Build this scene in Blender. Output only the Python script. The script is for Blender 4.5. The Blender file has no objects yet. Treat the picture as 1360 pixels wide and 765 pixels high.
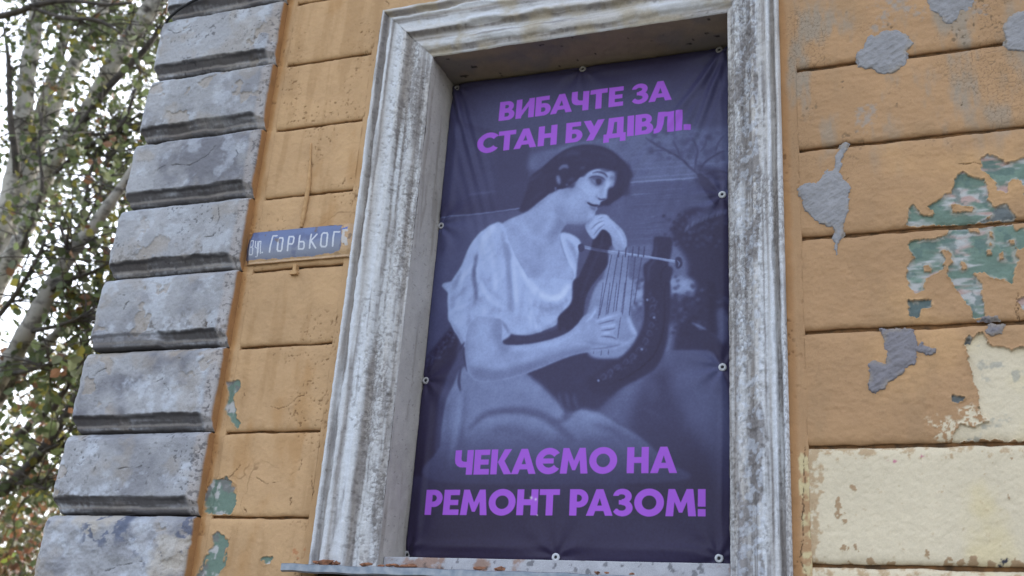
import bpy, bmesh, math, random
import numpy as np
from mathutils import Vector, Matrix

random.seed(7)
S = bpy.context.scene
COL = S.collection

# ---------------------------------------------------------------- camera
EYE = 1.6                     # eye height; facade heights below are given above the eye
DIST = 3.6                    # camera to facade plane (Y = 0)
FPX = 1452.23
YAW, PITCH, ROLL = (math.radians(a) for a in (21.48895, 21.42447, 4.1826))

def cam_rows():
    R0 = np.array([[1, 0, 0], [0, 0, -1], [0, 1, 0]], float)
    c, s = math.cos(YAW), math.sin(YAW); yaw = np.array([[c, -s, 0], [s, c, 0], [0, 0, 1]])
    c, s = math.cos(PITCH), math.sin(PITCH); pit = np.array([[1, 0, 0], [0, c, -s], [0, s, c]])
    c, s = math.cos(ROLL), math.sin(ROLL); rol = np.array([[c, -s, 0], [s, c, 0], [0, 0, 1]])
    return rol @ R0 @ pit.T @ yaw.T
RM = cam_rows()
CAMC = np.array([0.0, -DIST, EYE])
cam_d = bpy.data.cameras.new("camera")
cam = bpy.data.objects.new("camera", cam_d); COL.objects.link(cam)
r_, d_, f_ = RM
cam.matrix_world = Matrix(((r_[0], -d_[0], -f_[0], CAMC[0]), (r_[1], -d_[1], -f_[1], CAMC[1]),
                           (r_[2], -d_[2], -f_[2], CAMC[2]), (0, 0, 0, 1)))
cam_d.sensor_width = 36.0
cam_d.lens = 36.0 * FPX / 1360.0
cam_d.clip_start = 0.05; cam_d.clip_end = 4000
cam_d.dof.use_dof = True
cam_d.dof.focus_distance = 4.05
cam_d.dof.aperture_fstop = 2.8
S.camera = cam

# ---------------------------------------------------------------- light: overcast daylight
W = bpy.data.worlds.new("World"); S.world = W; W.use_nodes = True
SUN_EL, SUN_AZ = math.radians(42), math.radians(8)      # azimuth from +Y clockwise
nt = W.node_tree
sky = nt.nodes.new("ShaderNodeTexSky"); sky.sky_type = 'NISHITA'
sky.sun_disc = False; sky.sun_elevation = SUN_EL; sky.sun_rotation = SUN_AZ
sky.air_density = 1.0; sky.dust_density = 4.0; sky.ozone_density = 1.2
bg = nt.nodes["Background"]; bg.inputs["Strength"].default_value = 0.15
hs = nt.nodes.new("ShaderNodeHueSaturation"); hs.inputs["Saturation"].default_value = 0.48      # thin cloud greys the blue
nt.links.new(sky.outputs[0], hs.inputs["Color"]); nt.links.new(hs.outputs[0], bg.inputs["Color"])
sun_d = bpy.data.lights.new("sun", 'SUN'); sun_d.energy = 0.5; sun_d.angle = math.radians(60)
sun_d.color = (1.0, 0.95, 0.88)
sun = bpy.data.objects.new("sun", sun_d); COL.objects.link(sun)
sdir = Vector((math.sin(SUN_AZ) * math.cos(SUN_EL), math.cos(SUN_AZ) * math.cos(SUN_EL), math.sin(SUN_EL)))
sun.rotation_euler = sdir.to_track_quat('Z', 'Y').to_euler()
sun.location = (0, -6, 12)
S.view_settings.view_transform = 'Standard'; S.view_settings.look = 'None'
S.view_settings.exposure = 2.25; S.view_settings.gamma = 1.0

# ---------------------------------------------------------------- helpers
def survey(u, v, Y=0.0):
    """world point seen at photo pixel (u, v) on the vertical plane Y (used to measure the facade)"""
    d = RM.T @ np.array([(u - 680) / FPX, (v - 382.5) / FPX, 1.0])
    t = (Y - CAMC[1]) / d[1]
    return CAMC + t * d
def sv(pts, ox=0.0, oy=0.0, k=1.0, Y=0.0):
    """list of photo points (in a crop at ox, oy enlarged k times) -> facade (x, z above eye)"""
    out = []
    for a, b in pts:
        p = survey(ox + a / k, oy + b / k, Y); out.append((p[0], p[2] - EYE))
    return np.array(out)

def lin(r, g, b, k=1.0):
    f = lambda c: (c / 12.92 if c <= .04045 else ((c + .055) / 1.055) ** 2.4)
    return np.array([f(r / 255) * k, f(g / 255) * k, f(b / 255) * k])

def hsh(ix, iy, seed):
    n = (ix.astype(np.int64) * 374761393 + iy.astype(np.int64) * 668265263 + seed * 982451653) & 0xffffffff
    n = ((n ^ (n >> 13)) * 1274126177) & 0xffffffff
    n = n ^ (n >> 16)
    return (n & 0xffff).astype(np.float32) / 65535.0
def vn(x, y, seed=0):
    ix = np.floor(x); iy = np.floor(y); fx = (x - ix).astype(np.float32); fy = (y - iy).astype(np.float32)
    fx = fx * fx * (3 - 2 * fx); fy = fy * fy * (3 - 2 * fy)
    ix = ix.astype(np.int64); iy = iy.astype(np.int64)
    a = hsh(ix, iy, seed); b = hsh(ix + 1, iy, seed); c = hsh(ix, iy + 1, seed); d = hsh(ix + 1, iy + 1, seed)
    return (a + (b - a) * fx) * (1 - fy) + (c + (d - c) * fx) * fy
def fbm(x, y, s, octv=4, seed=0, gain=0.5, sy=None):
    """fractal noise in about -1..1, s = size of the largest feature in metres"""
    x = np.asarray(x, np.float64) / s; y = np.asarray(y, np.float64) / (sy or s)
    t = 0; a = 1.0; n = 0
    for o in range(octv):
        t = t + a * (vn(x, y, seed + o * 17) * 2 - 1); n += a; a *= gain
        x = x * 2.03 + 3.1; y = y * 2.03 + 7.7
    return t / n * 1.5
def sstep(a, b, x):
    t = np.clip((x - a) / (b - a), 0, 1); return t * t * (3 - 2 * t)
def crackle(x, y, s, seed):
    """Voronoi cells: distance to the nearest cell border (0 at a crack) and a random value per cell"""
    x = x / s; y = y / s; ix = np.floor(x).astype(np.int64); iy = np.floor(y).astype(np.int64)
    f1 = np.full(x.shape, 9.0); f2 = np.full(x.shape, 9.0); cid = np.zeros(x.shape)
    for dx_ in (-1, 0, 1):
        for dy_ in (-1, 0, 1):
            cx = ix + dx_; cy = iy + dy_; h1 = hsh(cx, cy, seed); d = np.hypot(cx + h1 - x, cy + hsh(cx, cy, seed + 3) - y)
            n = d < f1; f2 = np.where(n, f1, np.minimum(f2, d)); cid = np.where(n, hsh(cx, cy, seed + 7), cid); f1 = np.where(n, d, f1)
    return f2 - f1, cid
def mix(a, b, t):
    t = np.asarray(t)[..., None] if np.ndim(a) > np.ndim(t) or np.ndim(b) > np.ndim(t) or np.ndim(t) >= 1 else t
    return a * (1 - t) + b * t
def sdpoly(X, Z, poly, marg=0.05):
    """signed distance to a polygon (negative inside); 1 far away"""
    out = np.ones(X.shape, np.float32)
    lo = poly.min(0) - marg; hi = poly.max(0) + marg
    m = (X > lo[0]) & (X < hi[0]) & (Z > lo[1]) & (Z < hi[1])
    if not m.any(): return out
    px = X[m]; pz = Z[m]
    d2 = np.full(px.shape, 1e9); ins = np.zeros(px.shape, bool)
    n = len(poly)
    for i in range(n):
        ax, az = poly[i]; bx, bz = poly[(i + 1) % n]
        ex, ez = bx - ax, bz - az
        t = np.clip(((px - ax) * ex + (pz - az) * ez) / (ex * ex + ez * ez + 1e-12), 0, 1)
        d2 = np.minimum(d2, (px - ax - t * ex) ** 2 + (pz - az - t * ez) ** 2)
        c = ((az > pz) != (bz > pz)) & (px < ex * (pz - az) / (ez + 1e-12 if abs(ez) < 1e-12 else ez) + ax)
        ins ^= c
    d = np.sqrt(d2); d[ins] *= -1
    out[m] = d
    return out
def sdline(X, Z, pts, marg=0.03):
    out = np.ones(X.shape, np.float32)
    lo = pts.min(0) - marg; hi = pts.max(0) + marg
    m = (X > lo[0]) & (X < hi[0]) & (Z > lo[1]) & (Z < hi[1])
    if not m.any(): return out
    px = X[m]; pz = Z[m]; d2 = np.full(px.shape, 1e9)
    for i in range(len(pts) - 1):
        ax, az = pts[i]; ex, ez = pts[i + 1] - pts[i]
        t = np.clip(((px - ax) * ex + (pz - az) * ez) / (ex * ex + ez * ez + 1e-12), 0, 1)
        d2 = np.minimum(d2, (px - ax - t * ex) ** 2 + (pz - az - t * ez) ** 2)
    out[m] = np.sqrt(d2); return out

def link(name, me, mat=None, parent=None):
    o = bpy.data.objects.new(name, me); COL.objects.link(o)
    if mat: me.materials.append(mat)
    if parent: o.parent = parent
    return o
def empty(name, loc=(0, 0, 0)):
    o = bpy.data.objects.new(name, None); COL.objects.link(o); o.location = loc; o.empty_display_size = .1
    return o
def tag(o, label=None, cat=None, group=None, kind=None):
    if label: o["label"] = label
    if cat: o["category"] = cat
    if group: o["group"] = group
    if kind: o["kind"] = kind
    return o
def np_mesh(name, V, F, C=None, smooth=True, uv=None):
    """mesh from numpy arrays: V (n,3), F (m,4) quads or (m,3)"""
    me = bpy.data.meshes.new(name)
    V = np.ascontiguousarray(V, np.float32); F = np.ascontiguousarray(F, np.int32)
    k = F.shape[1]
    me.vertices.add(len(V)); me.vertices.foreach_set("co", V.ravel())
    me.loops.add(F.size); me.loops.foreach_set("vertex_index", F.ravel())
    me.polygons.add(len(F)); me.polygons.foreach_set("loop_start", np.arange(0, F.size, k, dtype=np.int32))
    me.polygons.foreach_set("use_smooth", np.full(len(F), smooth))
    if C is not None:
        at = me.color_attributes.new("Col", 'FLOAT_COLOR', 'POINT')
        c4 = np.ones((len(V), 4), np.float32); c4[:, :3] = np.clip(C, 0, 1)
        at.data.foreach_set("color", c4.ravel())
    if uv is not None:
        ul = me.uv_layers.new(name="UVMap")
        ul.data.foreach_set("uv", np.ascontiguousarray(uv[F.ravel()], np.float32).ravel())
    me.update(calc_edges=True); me.validate()
    return me
def grid_faces(nr, nc, off=0):
    i = np.arange(nr * nc).reshape(nr, nc) + off
    return np.stack([i[:-1, :-1], i[:-1, 1:], i[1:, 1:], i[1:, :-1]], -1).reshape(-1, 4)
def relief(name, xs, zs, fn, mat, parent, back=0.03, steps=3, keep=None, sides=None, dx=None, back_left=None, wob=0):
    """a slab face on the facade: depth and colour from fn(X, Z); rim returned to Y = back"""
    X, Z = np.meshgrid(xs, zs)
    h, c = fn(X, Z)
    k = steps
    Y = -h
    Xp = np.pad(X, k, mode='edge'); Zp = np.pad(Z, k, mode='edge'); Yp = np.pad(Y, k, mode='edge')
    Cp = np.stack([np.pad(c[..., i], k, mode='edge') for i in range(3)], -1)
    nr, nc = Xp.shape
    rr = np.minimum(np.arange(nr), np.arange(nr)[::-1]); cc = np.minimum(np.arange(nc), np.arange(nc)[::-1])
    ring = np.minimum(rr[:, None], cc[None, :])
    t = np.clip((k - ring) / k, 0, 1)
    Yb = np.full(Yp.shape, back)
    if back_left is not None: Yb[:, :k] = back_left
    Yp = Yp * (1 - t) + Yb * t
    if dx is not None: Xp = Xp + dx(Xp, Zp)
    if wob: Zp = Zp + wob * (fbm(Xp, 0 * Zp + zs[0], .09, 4, 71) * np.exp(-(Zp - zs[0]) / .02) + fbm(Xp, 0 * Zp + zs[-1], .07, 4, 72) * np.exp(-(zs[-1] - Zp) / .02))
    if sides is not None: Cp = sides(Xp, Yp, Zp, t, Cp)
    V = np.stack([Xp, Yp, Zp + EYE], -1).reshape(-1, 3)
    F = grid_faces(nr, nc)
    if keep is not None:
        cen = V[F].mean(1)
        F = F[keep(cen[:, 0], cen[:, 2] - EYE)]
    me = np_mesh(name, V, F, Cp.reshape(-1, 3))
    return link(name, me, mat, parent)
def rng(a, b, step):
    return np.linspace(a, b, max(2, int(round((b - a) / step)) + 1))

# ---------------------------------------------------------------- materials
def new_mat(name):
    m = bpy.data.materials.new(name); m.use_nodes = True
    return m, m.node_tree, m.node_tree.nodes["Principled BSDF"]
def painted(name, rough=.85, grain=300, amt=.12, bump=.25, bscale=220, bdist=.0015, spec=.3, metal=0):
    """colour from the mesh attribute, with fine grain and relief"""
    m, t, p = new_mat(name)
    a = t.nodes.new("ShaderNodeAttribute"); a.attribute_name = "Col"
    tc = t.nodes.new("ShaderNodeTexCoord")
    n = t.nodes.new("ShaderNodeTexNoise"); n.inputs["Scale"].default_value = grain; n.inputs["Detail"].default_value = 5
    t.links.new(tc.outputs["Object"], n.inputs["Vector"])
    mr = t.nodes.new("ShaderNodeMapRange"); mr.inputs[1].default_value = .3; mr.inputs[2].default_value = .7
    mr.inputs[3].default_value = 1 - amt; mr.inputs[4].default_value = 1 + amt
    t.links.new(n.outputs[0], mr.inputs[0])
    mx = t.nodes.new("ShaderNodeVectorMath"); mx.operation = 'SCALE'
    t.links.new(a.outputs["Color"], mx.inputs[0]); t.links.new(mr.outputs[0], mx.inputs["Scale"])
    t.links.new(mx.outputs[0], p.inputs["Base Color"])
    n2 = t.nodes.new("ShaderNodeTexNoise"); n2.inputs["Scale"].default_value = bscale; n2.inputs["Detail"].default_value = 6
    t.links.new(tc.outputs["Object"], n2.inputs["Vector"])
    b = t.nodes.new("ShaderNodeBump"); b.inputs["Strength"].default_value = bump; b.inputs["Distance"].default_value = bdist
    t.links.new(n2.outputs[0], b.inputs["Height"]); t.links.new(b.outputs[0], p.inputs["Normal"])
    p.inputs["Roughness"].default_value = rough; p.inputs["Specular IOR Level"].default_value = spec
    p.inputs["Metallic"].default_value = metal
    return m
def noisy(name, c1, c2, scale=8, rough=.8, bump=.3, bdist=.01, metal=0, spec=.3):
    m, t, p = new_mat(name)
    tc = t.nodes.new("ShaderNodeTexCoord")
    n = t.nodes.new("ShaderNodeTexNoise"); n.inputs["Scale"].default_value = scale; n.inputs["Detail"].default_value = 8
    t.links.new(tc.outputs["Object"], n.inputs["Vector"])
    r = t.nodes.new("ShaderNodeValToRGB"); r.color_ramp.elements[0].position = .35; r.color_ramp.elements[1].position = .65
    r.color_ramp.elements[0].color = (*c1, 1); r.color_ramp.elements[1].color = (*c2, 1)
    t.links.new(n.outputs[0], r.inputs[0]); t.links.new(r.outputs[0], p.inputs["Base Color"])
    b = t.nodes.new("ShaderNodeBump"); b.inputs["Strength"].default_value = bump; b.inputs["Distance"].default_value = bdist
    t.links.new(n.outputs[0], b.inputs["Height"]); t.links.new(b.outputs[0], p.inputs["Normal"])
    p.inputs["Roughness"].default_value = rough; p.inputs["Metallic"].default_value = metal
    p.inputs["Specular IOR Level"].default_value = spec
    return m
M_STUCCO = painted("stucco_paint", .82, 260, .07, .35, 160, .0016, .35)
M_STONE = painted("weathered_stone", .9, 340, .16, .5, 260, .0018, .2)
M_CEMENT = painted("bare_cement", .92, 420, .10, .5, 300, .0012, .2)
M_CORE = noisy("wall_core", tuple(lin(118, 84, 52)), tuple(lin(70, 54, 38)), 30, .95, .5, .004)

# albedos (linear)
OCHRE_L = lin(178, 145, 108); OCHRE_R = lin(164, 130, 96); ORANGE = lin(158, 118, 79)
GREY = lin(154, 155, 160); WHITE = lin(196, 203, 216); SOOT = lin(58, 56, 60); GRIME = lin(112, 104, 98)
CEMENT = lin(140, 139, 142); GREEN = lin(104, 124, 113); CREAM = lin(203, 190, 165); PINK = lin(170, 138, 130)
CHALK = lin(172, 172, 172)

# facade measures (heights above the eye)
JL = [3.372, 3.033, 2.694, 2.356, 2.018, 1.6775, 1.337, 0.980, 0.645, 0.310, -0.03]        # joints left of the window
JR = [3.372, 3.012, 2.665, 2.320, 1.982, 1.631, 1.2825, 0.8875, 0.5095, 0.155, -0.20]     # joints right of the window
XQ0, XQ1 = -3.325, -2.645       # quoin column
XS0, XS1, XS2, XS3 = -2.117, -1.853, -0.5955, -0.400      # surround: outer left, inner left, inner right, outer right
ZT1, ZT0 = 2.612, 2.884         # surround head, inner and outer
ZSILL = 0.462
XEND = 3.6
building = empty("apartment_building", (0, 0, 0))
tag(building, "old stucco building with grey corner quoins, ochre walls and a framed window", "building")

# ---------------------------------------------------------------- wall courses
G = 0.0048                      # half a groove
def crack_mask(X, Z, pts, w=.0016, wob=.004, seed=3):
    wx = X + wob * fbm(X, Z, .03, 3, seed); wz = Z + wob * fbm(X, Z, .03, 3, seed + 5)
    wx = wx + .0035 * fbm(X, Z, .009, 2, seed + 9); ww = w * np.clip(.6 + .5 * fbm(X, Z, .03, 2, seed + 11), .15, 1.5)
    return (1 - sstep(ww * .4, ww * 1.4, sdline(wx, wz, pts))) * sstep(-.75, -.2, fbm(X, Z, .05, 2, seed + 13))

def edges(X, Z, z0, z1, x0=None, x1=None, r=.007, d=.009):
    e = np.exp(-np.maximum(z1 - Z, 0) / r) + 1.1 * np.exp(-np.maximum(Z - z0, 0) / r)
    if x0 is not None: e = e + np.exp(-np.maximum(X - x0, 0) / r)
    if x1 is not None: e = e + np.exp(-np.maximum(x1 - X, 0) / r)
    return d * e
def lerp3(c, col, m): return c * (1 - m[..., None]) + np.asarray(col) * m[..., None]

# old green paint and filler under the flaked ochre; outlines measured on the photo
k4 = lambda pts: sv(pts, 230, 400, 2.097)
L_GREEN = [k4([(148, 226), (170, 218), (188, 220), (190, 240), (168, 268), (172, 300), (184, 340), (178, 352), (163, 330), (145, 302), (156, 262)]),
           k4([(78, 582), (84, 540), (110, 500), (148, 487), (165, 505), (177, 512), (176, 556), (164, 590), (130, 592), (100, 590)]),
           k4([(108, 652), (126, 640), (142, 655), (156, 664), (152, 700), (146, 738), (122, 765), (112, 800), (50, 800), (62, 762), (92, 708), (116, 680)]),
           k4([(244, 716), (262, 708), (276, 716), (272, 732), (252, 736)])]
L_CRACK = [k4([(192, 272), (196, 258), (200, 268)]), k4([(236, 300), (262, 290), (290, 300), (320, 292), (348, 268), (372, 262)]),
           k4([(120, 488), (150, 500), (188, 456)]), k4([(215, 486), (240, 496), (262, 510), (300, 500), (350, 470), (362, 440)]),
           k4([(326, 540), (328, 568)]), k4([(386, 470), (384, 500), (392, 540)]), k4([(198, 566), (202, 590)]), k4([(222, 570), (230, 585)]),
           k4([(330, 320), (338, 308), (345, 318)]), k4([(110, 470), (95, 520), (82, 540)]),
           sv([(513, 0), (517, 10), (519, 13)]), k4([(376, 320), (400, 336), (430, 334)])]
L_SCUFF = [k4([(330, 690), (350, 696), (366, 690), (362, 716), (345, 722), (332, 706)])]
def left_col(X, Z):
    c = np.broadcast_to(OCHRE_L, X.shape + (3,)).copy()
    n = fbm(X, Z, .35, 5, 11); n2 = fbm(X, Z, .06, 4, 12)
    c = c * (1 + .09 * n + .05 * n2)[..., None]
    c = lerp3(c, lin(150, 116, 78), .4 * sstep(.15, .8, fbm(X, Z, .05, 4, 15, .55, .45)))
    hc = np.abs(fbm(X + .02 * fbm(X, Z, .05, 3, 16), Z, .32, 3, 17)); c = lerp3(c, lin(112, 82, 52), .5 * (1 - sstep(.002, .010, hc)) * sstep(.1, .5, fbm(X, Z, .25, 2, 18)))
    c = lerp3(c, lin(200, 164, 122), .35 * sstep(.1, .9, fbm(X, Z, .22, 4, 13)))
    c = lerp3(c, lin(160, 118, 70), .45 * sstep(.25, .9, fbm(X, Z, .12, 5, 14, .5, .3)))
    return c
def left_peel(X, Z, h, c):
    warp = .006 * fbm(X, Z, .02, 3, 31)
    for i, p in enumerate(L_GREEN):
        d = sdpoly(X, Z, p) + warp
        m = 1 - sstep(-.0012, .0012, d)
        isl = sstep(.35, .5, fbm(X, Z, .03, 3, 55)) * sstep(-.02, -.008, d) if i else 0
        m = m * (1 - isl)
        g = lerp3(np.broadcast_to(GREEN, c.shape), CHALK, sstep(.0, .5, fbm(X, Z, .035, 4, 41 + i)))
        g = lerp3(g, lin(110, 108, 108), sstep(.15, .5, fbm(X, Z, .04, 4, 47 + i)) * .8)
        c = c * (1 - m[..., None]) + g * m[..., None]
        lip = np.exp(-(d / .005) ** 2) * (d > 0)
        h = h - .0045 * m + .003 * lip
        c = c * (1 + .1 * lip * fbm(X, Z, .02, 2, 3))[..., None]
    for i, p in enumerate(L_CRACK):
        m = crack_mask(X, Z, p, .0014, .004, 60 + i); h = h - .004 * m; c = lerp3(c, lin(95, 70, 45), .8 * m)
    for p in L_SCUFF:
        m = (1 - sstep(-.004, .004, sdpoly(X, Z, p) + warp * 1.5)) * sstep(-.3, .2, fbm(X, Z, .012, 3, 9)); c = lerp3(c, lin(168, 108, 70), .7 * m)
    # small pits
    pit = sstep(.72, .86, fbm(X, Z, .010, 2, 77)) * sstep(.1, .5, fbm(X, Z, .2, 2, 78)); h = h - .003 * pit; c = lerp3(c, lin(105, 78, 50), .55 * pit)
    return h, c
def left_fn(z0, z1):
    def fn(X, Z):
        h = .0022 * fbm(X, Z, .12, 4, 21) + .0012 * fbm(X, Z, .03, 3, 22) + .0007 * fbm(X, Z, .012, 2, 23)
        c = left_col(X, Z)
        h = h - edges(X, Z, z0, z1)
        h, c = left_peel(X, Z, h, c)
        return h, c
    return fn
rng_fine = lambda a, b: rng(a, b, .0028)
for i in range(len(JL) - 1):
    z1, z0 = JL[i] - G, JL[i + 1] + G
    fine = i < 9
    x0, x1 = -2.600, -2.162
    if z1 > ZT0:                      # runs on over the window head
        x1 = XS3
    def keep(x, z, z0=z0): return ~((x > XS0 + .004) & (z < ZT0 - .006))
    relief("stucco_course", rng(x0, x1, .003 if fine else .012), rng(z0, z1, .0028 if fine else .012), left_fn(z0, z1), M_STUCCO, building,
           keep=keep if z0 < ZT0 < z1 else None, wob=.0028)

# ---- right of the window
k8 = lambda pts: sv(pts, 1030, 0, 3.188)
k1 = lambda pts: sv(pts, 1030, 180, 3.06)
k2 = lambda pts: sv(pts, 1030, 400, 3.824)
k3 = lambda pts: sv(pts, 1030, 565, 3.824)
R_GREEN = [k1([(540, 362), (540, 296), (556, 282), (575, 300), (600, 326), (640, 325), (650, 312), (618, 288), (660, 262), (690, 235), (716, 230), (735, 160), (762, 148), (800, 165), (846, 172), (858, 200), (858, 262), (892, 295), (880, 320), (850, 338), (800, 352), (700, 362)]),
           k1([(830, 98), (862, 76), (915, 95), (936, 113), (1010, 92), (1100, 70), (1200, 90), (1240, 200), (1200, 330), (1110, 335), (1100, 240), (1040, 250), (1010, 236), (1000, 180), (962, 172), (945, 190), (944, 236), (905, 218), (872, 165), (835, 140)]),
           k1([(836, 346), (872, 325), (900, 288), (940, 280), (978, 325), (970, 345)]),
           k1([(535, 440), (560, 425), (640, 415), (700, 402), (708, 372), (760, 360), (960, 355), (975, 380), (1010, 366), (1100, 360), (1230, 370), (1260, 430), (1180, 470), (1120, 450), (1012, 455), (975, 450), (985, 500), (970, 560), (962, 600), (930, 580), (880, 576), (850, 555), (812, 560), (838, 600), (840, 660), (850, 690), (850, 730), (800, 748), (795, 700), (760, 660), (740, 620), (698, 562), (700, 528), (650, 560), (612, 580), (606, 628), (570, 640), (540, 612), (530, 570), (545, 522), (575, 495), (545, 470)]),
           k1([(535, 665), (560, 668), (632, 668), (632, 695), (592, 702), (586, 742), (542, 742)]),
           k1([(985, 670), (1012, 655), (1060, 640), (1100, 660), (1100, 700), (1040, 720), (1000, 705)]),
           k2([(985, 170), (968, 190), (960, 218), (990, 212), (1008, 186)]),
           k2([(888, 495), (900, 480), (945, 478), (963, 488), (955, 505), (920, 514), (895, 510)])]
R_ISLE = [k1([(715, 282), (745, 280), (800, 292), (800, 308), (750, 308), (722, 312)]),
          k1([(676, 470), (700, 462), (718, 480), (712, 500), (720, 515), (700, 532), (672, 525), (690, 505)]),
          k1([(600, 530), (620, 522), (642, 540), (634, 556), (606, 552)]), k1([(752, 515), (772, 512), (778, 540), (760, 545)]),
          k1([(780, 362), (826, 356), (828, 392), (790, 392)]), k1([(866, 388), (880, 388), (886, 418), (872, 410)]), k1([(868, 428), (880, 428), (882, 446), (870, 446)]),
          k1([(858, 462), (876, 460), (880, 480), (862, 484)]), k1([(950, 425), (968, 424), (970, 440), (954, 440)]),
          k1([(905, 480), (925, 470), (930, 500), (912, 505)]), k1([(1030, 395), (1060, 388), (1064, 415), (1036, 420)])]
CREAM_P = k2([(962, 222), (968, 196), (1010, 184), (1050, 163), (1075, 190), (1094, 225), (1140, 232), (1200, 246), (1262, 230), (1600, 225), (1600, 712), (905, 712), (908, 668), (940, 628), (1000, 640), (1100, 612), (1050, 580), (1030, 545), (1024, 480), (1008, 395), (985, 300), (972, 262)])
SCUFF_P = k2([(772, 604), (850, 590), (930, 600), (930, 545), (985, 528), (1030, 545), (1110, 610), (1100, 650), (1000, 660), (910, 712), (800, 712)])
OCH_BITS = [k3([(302, 385), (318, 375), (330, 400), (330, 440), (345, 455), (322, 465), (310, 440)]), k3([(330, 605), (350, 588), (372, 610), (362, 634), (340, 625)]),
            k3([(398, 600), (414, 592), (412, 622), (424, 634), (400, 636)]), k3([(755, 658), (768, 638), (780, 655), (776, 670), (760, 668)]),
            k3([(382, 310), (394, 308), (402, 330), (392, 332)]), k3([(1172, 336), (1184, 340), (1194, 382), (1184, 380)]), k3([(348, 480), (362, 478), (360, 496), (350, 496)]),
            k3([(842, 716), (860, 690), (880, 695), (895, 672), (915, 690), (940, 676), (985, 690), (1005, 668), (1030, 662), (1038, 716)]),
            k3([(1075, 688), (1118, 688), (1118, 722), (1078, 722)]), k3([(1196, 716), (1220, 684), (1250, 700), (1300, 690), (1300, 724)]), k3([(565, 700), (580, 688), (602, 694), (598, 712), (570, 714)]),
            k3([(372, 690), (410, 690), (405, 705), (380, 708)]), k3([(466, 690), (480, 680), (500, 700), (470, 706)]),
            k3([(1105, 180), (1120, 178), (1118, 192), (1106, 190)]), k3([(1194, 170), (1208, 172), (1210, 196), (1198, 192)])]
INK = [k3([(1140, 712), (1150, 690), (1166, 692), (1164, 722), (1146, 728)])]
R_STAIN = [k8([(398, 150), (405, 110), (440, 60), (480, 30), (505, 20), (500, 60), (470, 90), (440, 130)]), k8([(340, 535), (350, 480), (385, 450), (430, 430), (420, 480), (395, 540)]),
           k8([(380, 40), (440, 5), (520, -10), (600, 20), (560, 45), (460, 30)]), k8([(560, 70), (640, 30), (650, 50), (600, 80)]), k8([(835, 40), (880, 25), (890, 60), (850, 65)])]
R_CRACK = [k8([(785, 400), (792, 430), (788, 448)]), k8([(760, 695), (830, 692), (860, 680)]), k1([(285, 185), (298, 170)]), k3([(145, 210), (138, 300), (150, 420), (148, 520), (132, 660)]),
           k1([(985, 640), (978, 690), (985, 735)]), k1([(740, 120), (800, 112), (835, 118)]), k1([(690, 235), (700, 190), (712, 170)]), k2([(1215, 40), (1225, 70), (1250, 90)])]
MAGENTA = [k3([(565, 178), (600, 172), (628, 182), (600, 192)]), k3([(712, 158), (740, 148), (772, 160), (735, 168)])]
def right_col(X, Z):
    c = np.broadcast_to(OCHRE_R, X.shape + (3,)).copy()
    hc = np.abs(fbm(X + .02 * fbm(X, Z, .05, 3, 105), Z, .30, 3, 106)); c = lerp3(c, lin(108, 84, 58), .5 * (1 - sstep(.002, .010, hc)) * sstep(.05, .4, fbm(X, Z, .25, 2, 107)))
    c = c * (1 + .09 * fbm(X, Z, .4, 5, 111) + .04 * fbm(X, Z, .05, 4, 112))[..., None]
    c = lerp3(c, lin(196, 156, 110), .5 * sstep(.1, .9, fbm(X, Z, .3, 4, 113)) + 0 * X)
    c = lerp3(c, lin(150, 122, 92), .4 * sstep(.2, .9, fbm(X, Z, .10, 5, 114, .6, .2)))
    # vertical damp streaks in the upper wall
    up = sstep(1.75, 2.15, Z)
    c = lerp3(c, lin(140, 132, 120), up * .75 * sstep(.05, .7, fbm(X, Z, .08, 5, 115, .55, .25)))
    pts = np.maximum(sstep(.55, .8, fbm(X, Z, .012, 2, 116)) * sstep(0, .5, fbm(X, Z, .15, 3, 117)), (1 - sstep(.02, .10, crackle(X + .006 * fbm(X, Z, .03, 2, 118), Z, .016, 119)[0])) * sstep(.05, .5, fbm(X, Z, .17, 3, 120)) * .8) * (.15 + .85 * up)
    return lerp3(c, lin(96, 80, 62), .7 * pts), pts
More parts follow.
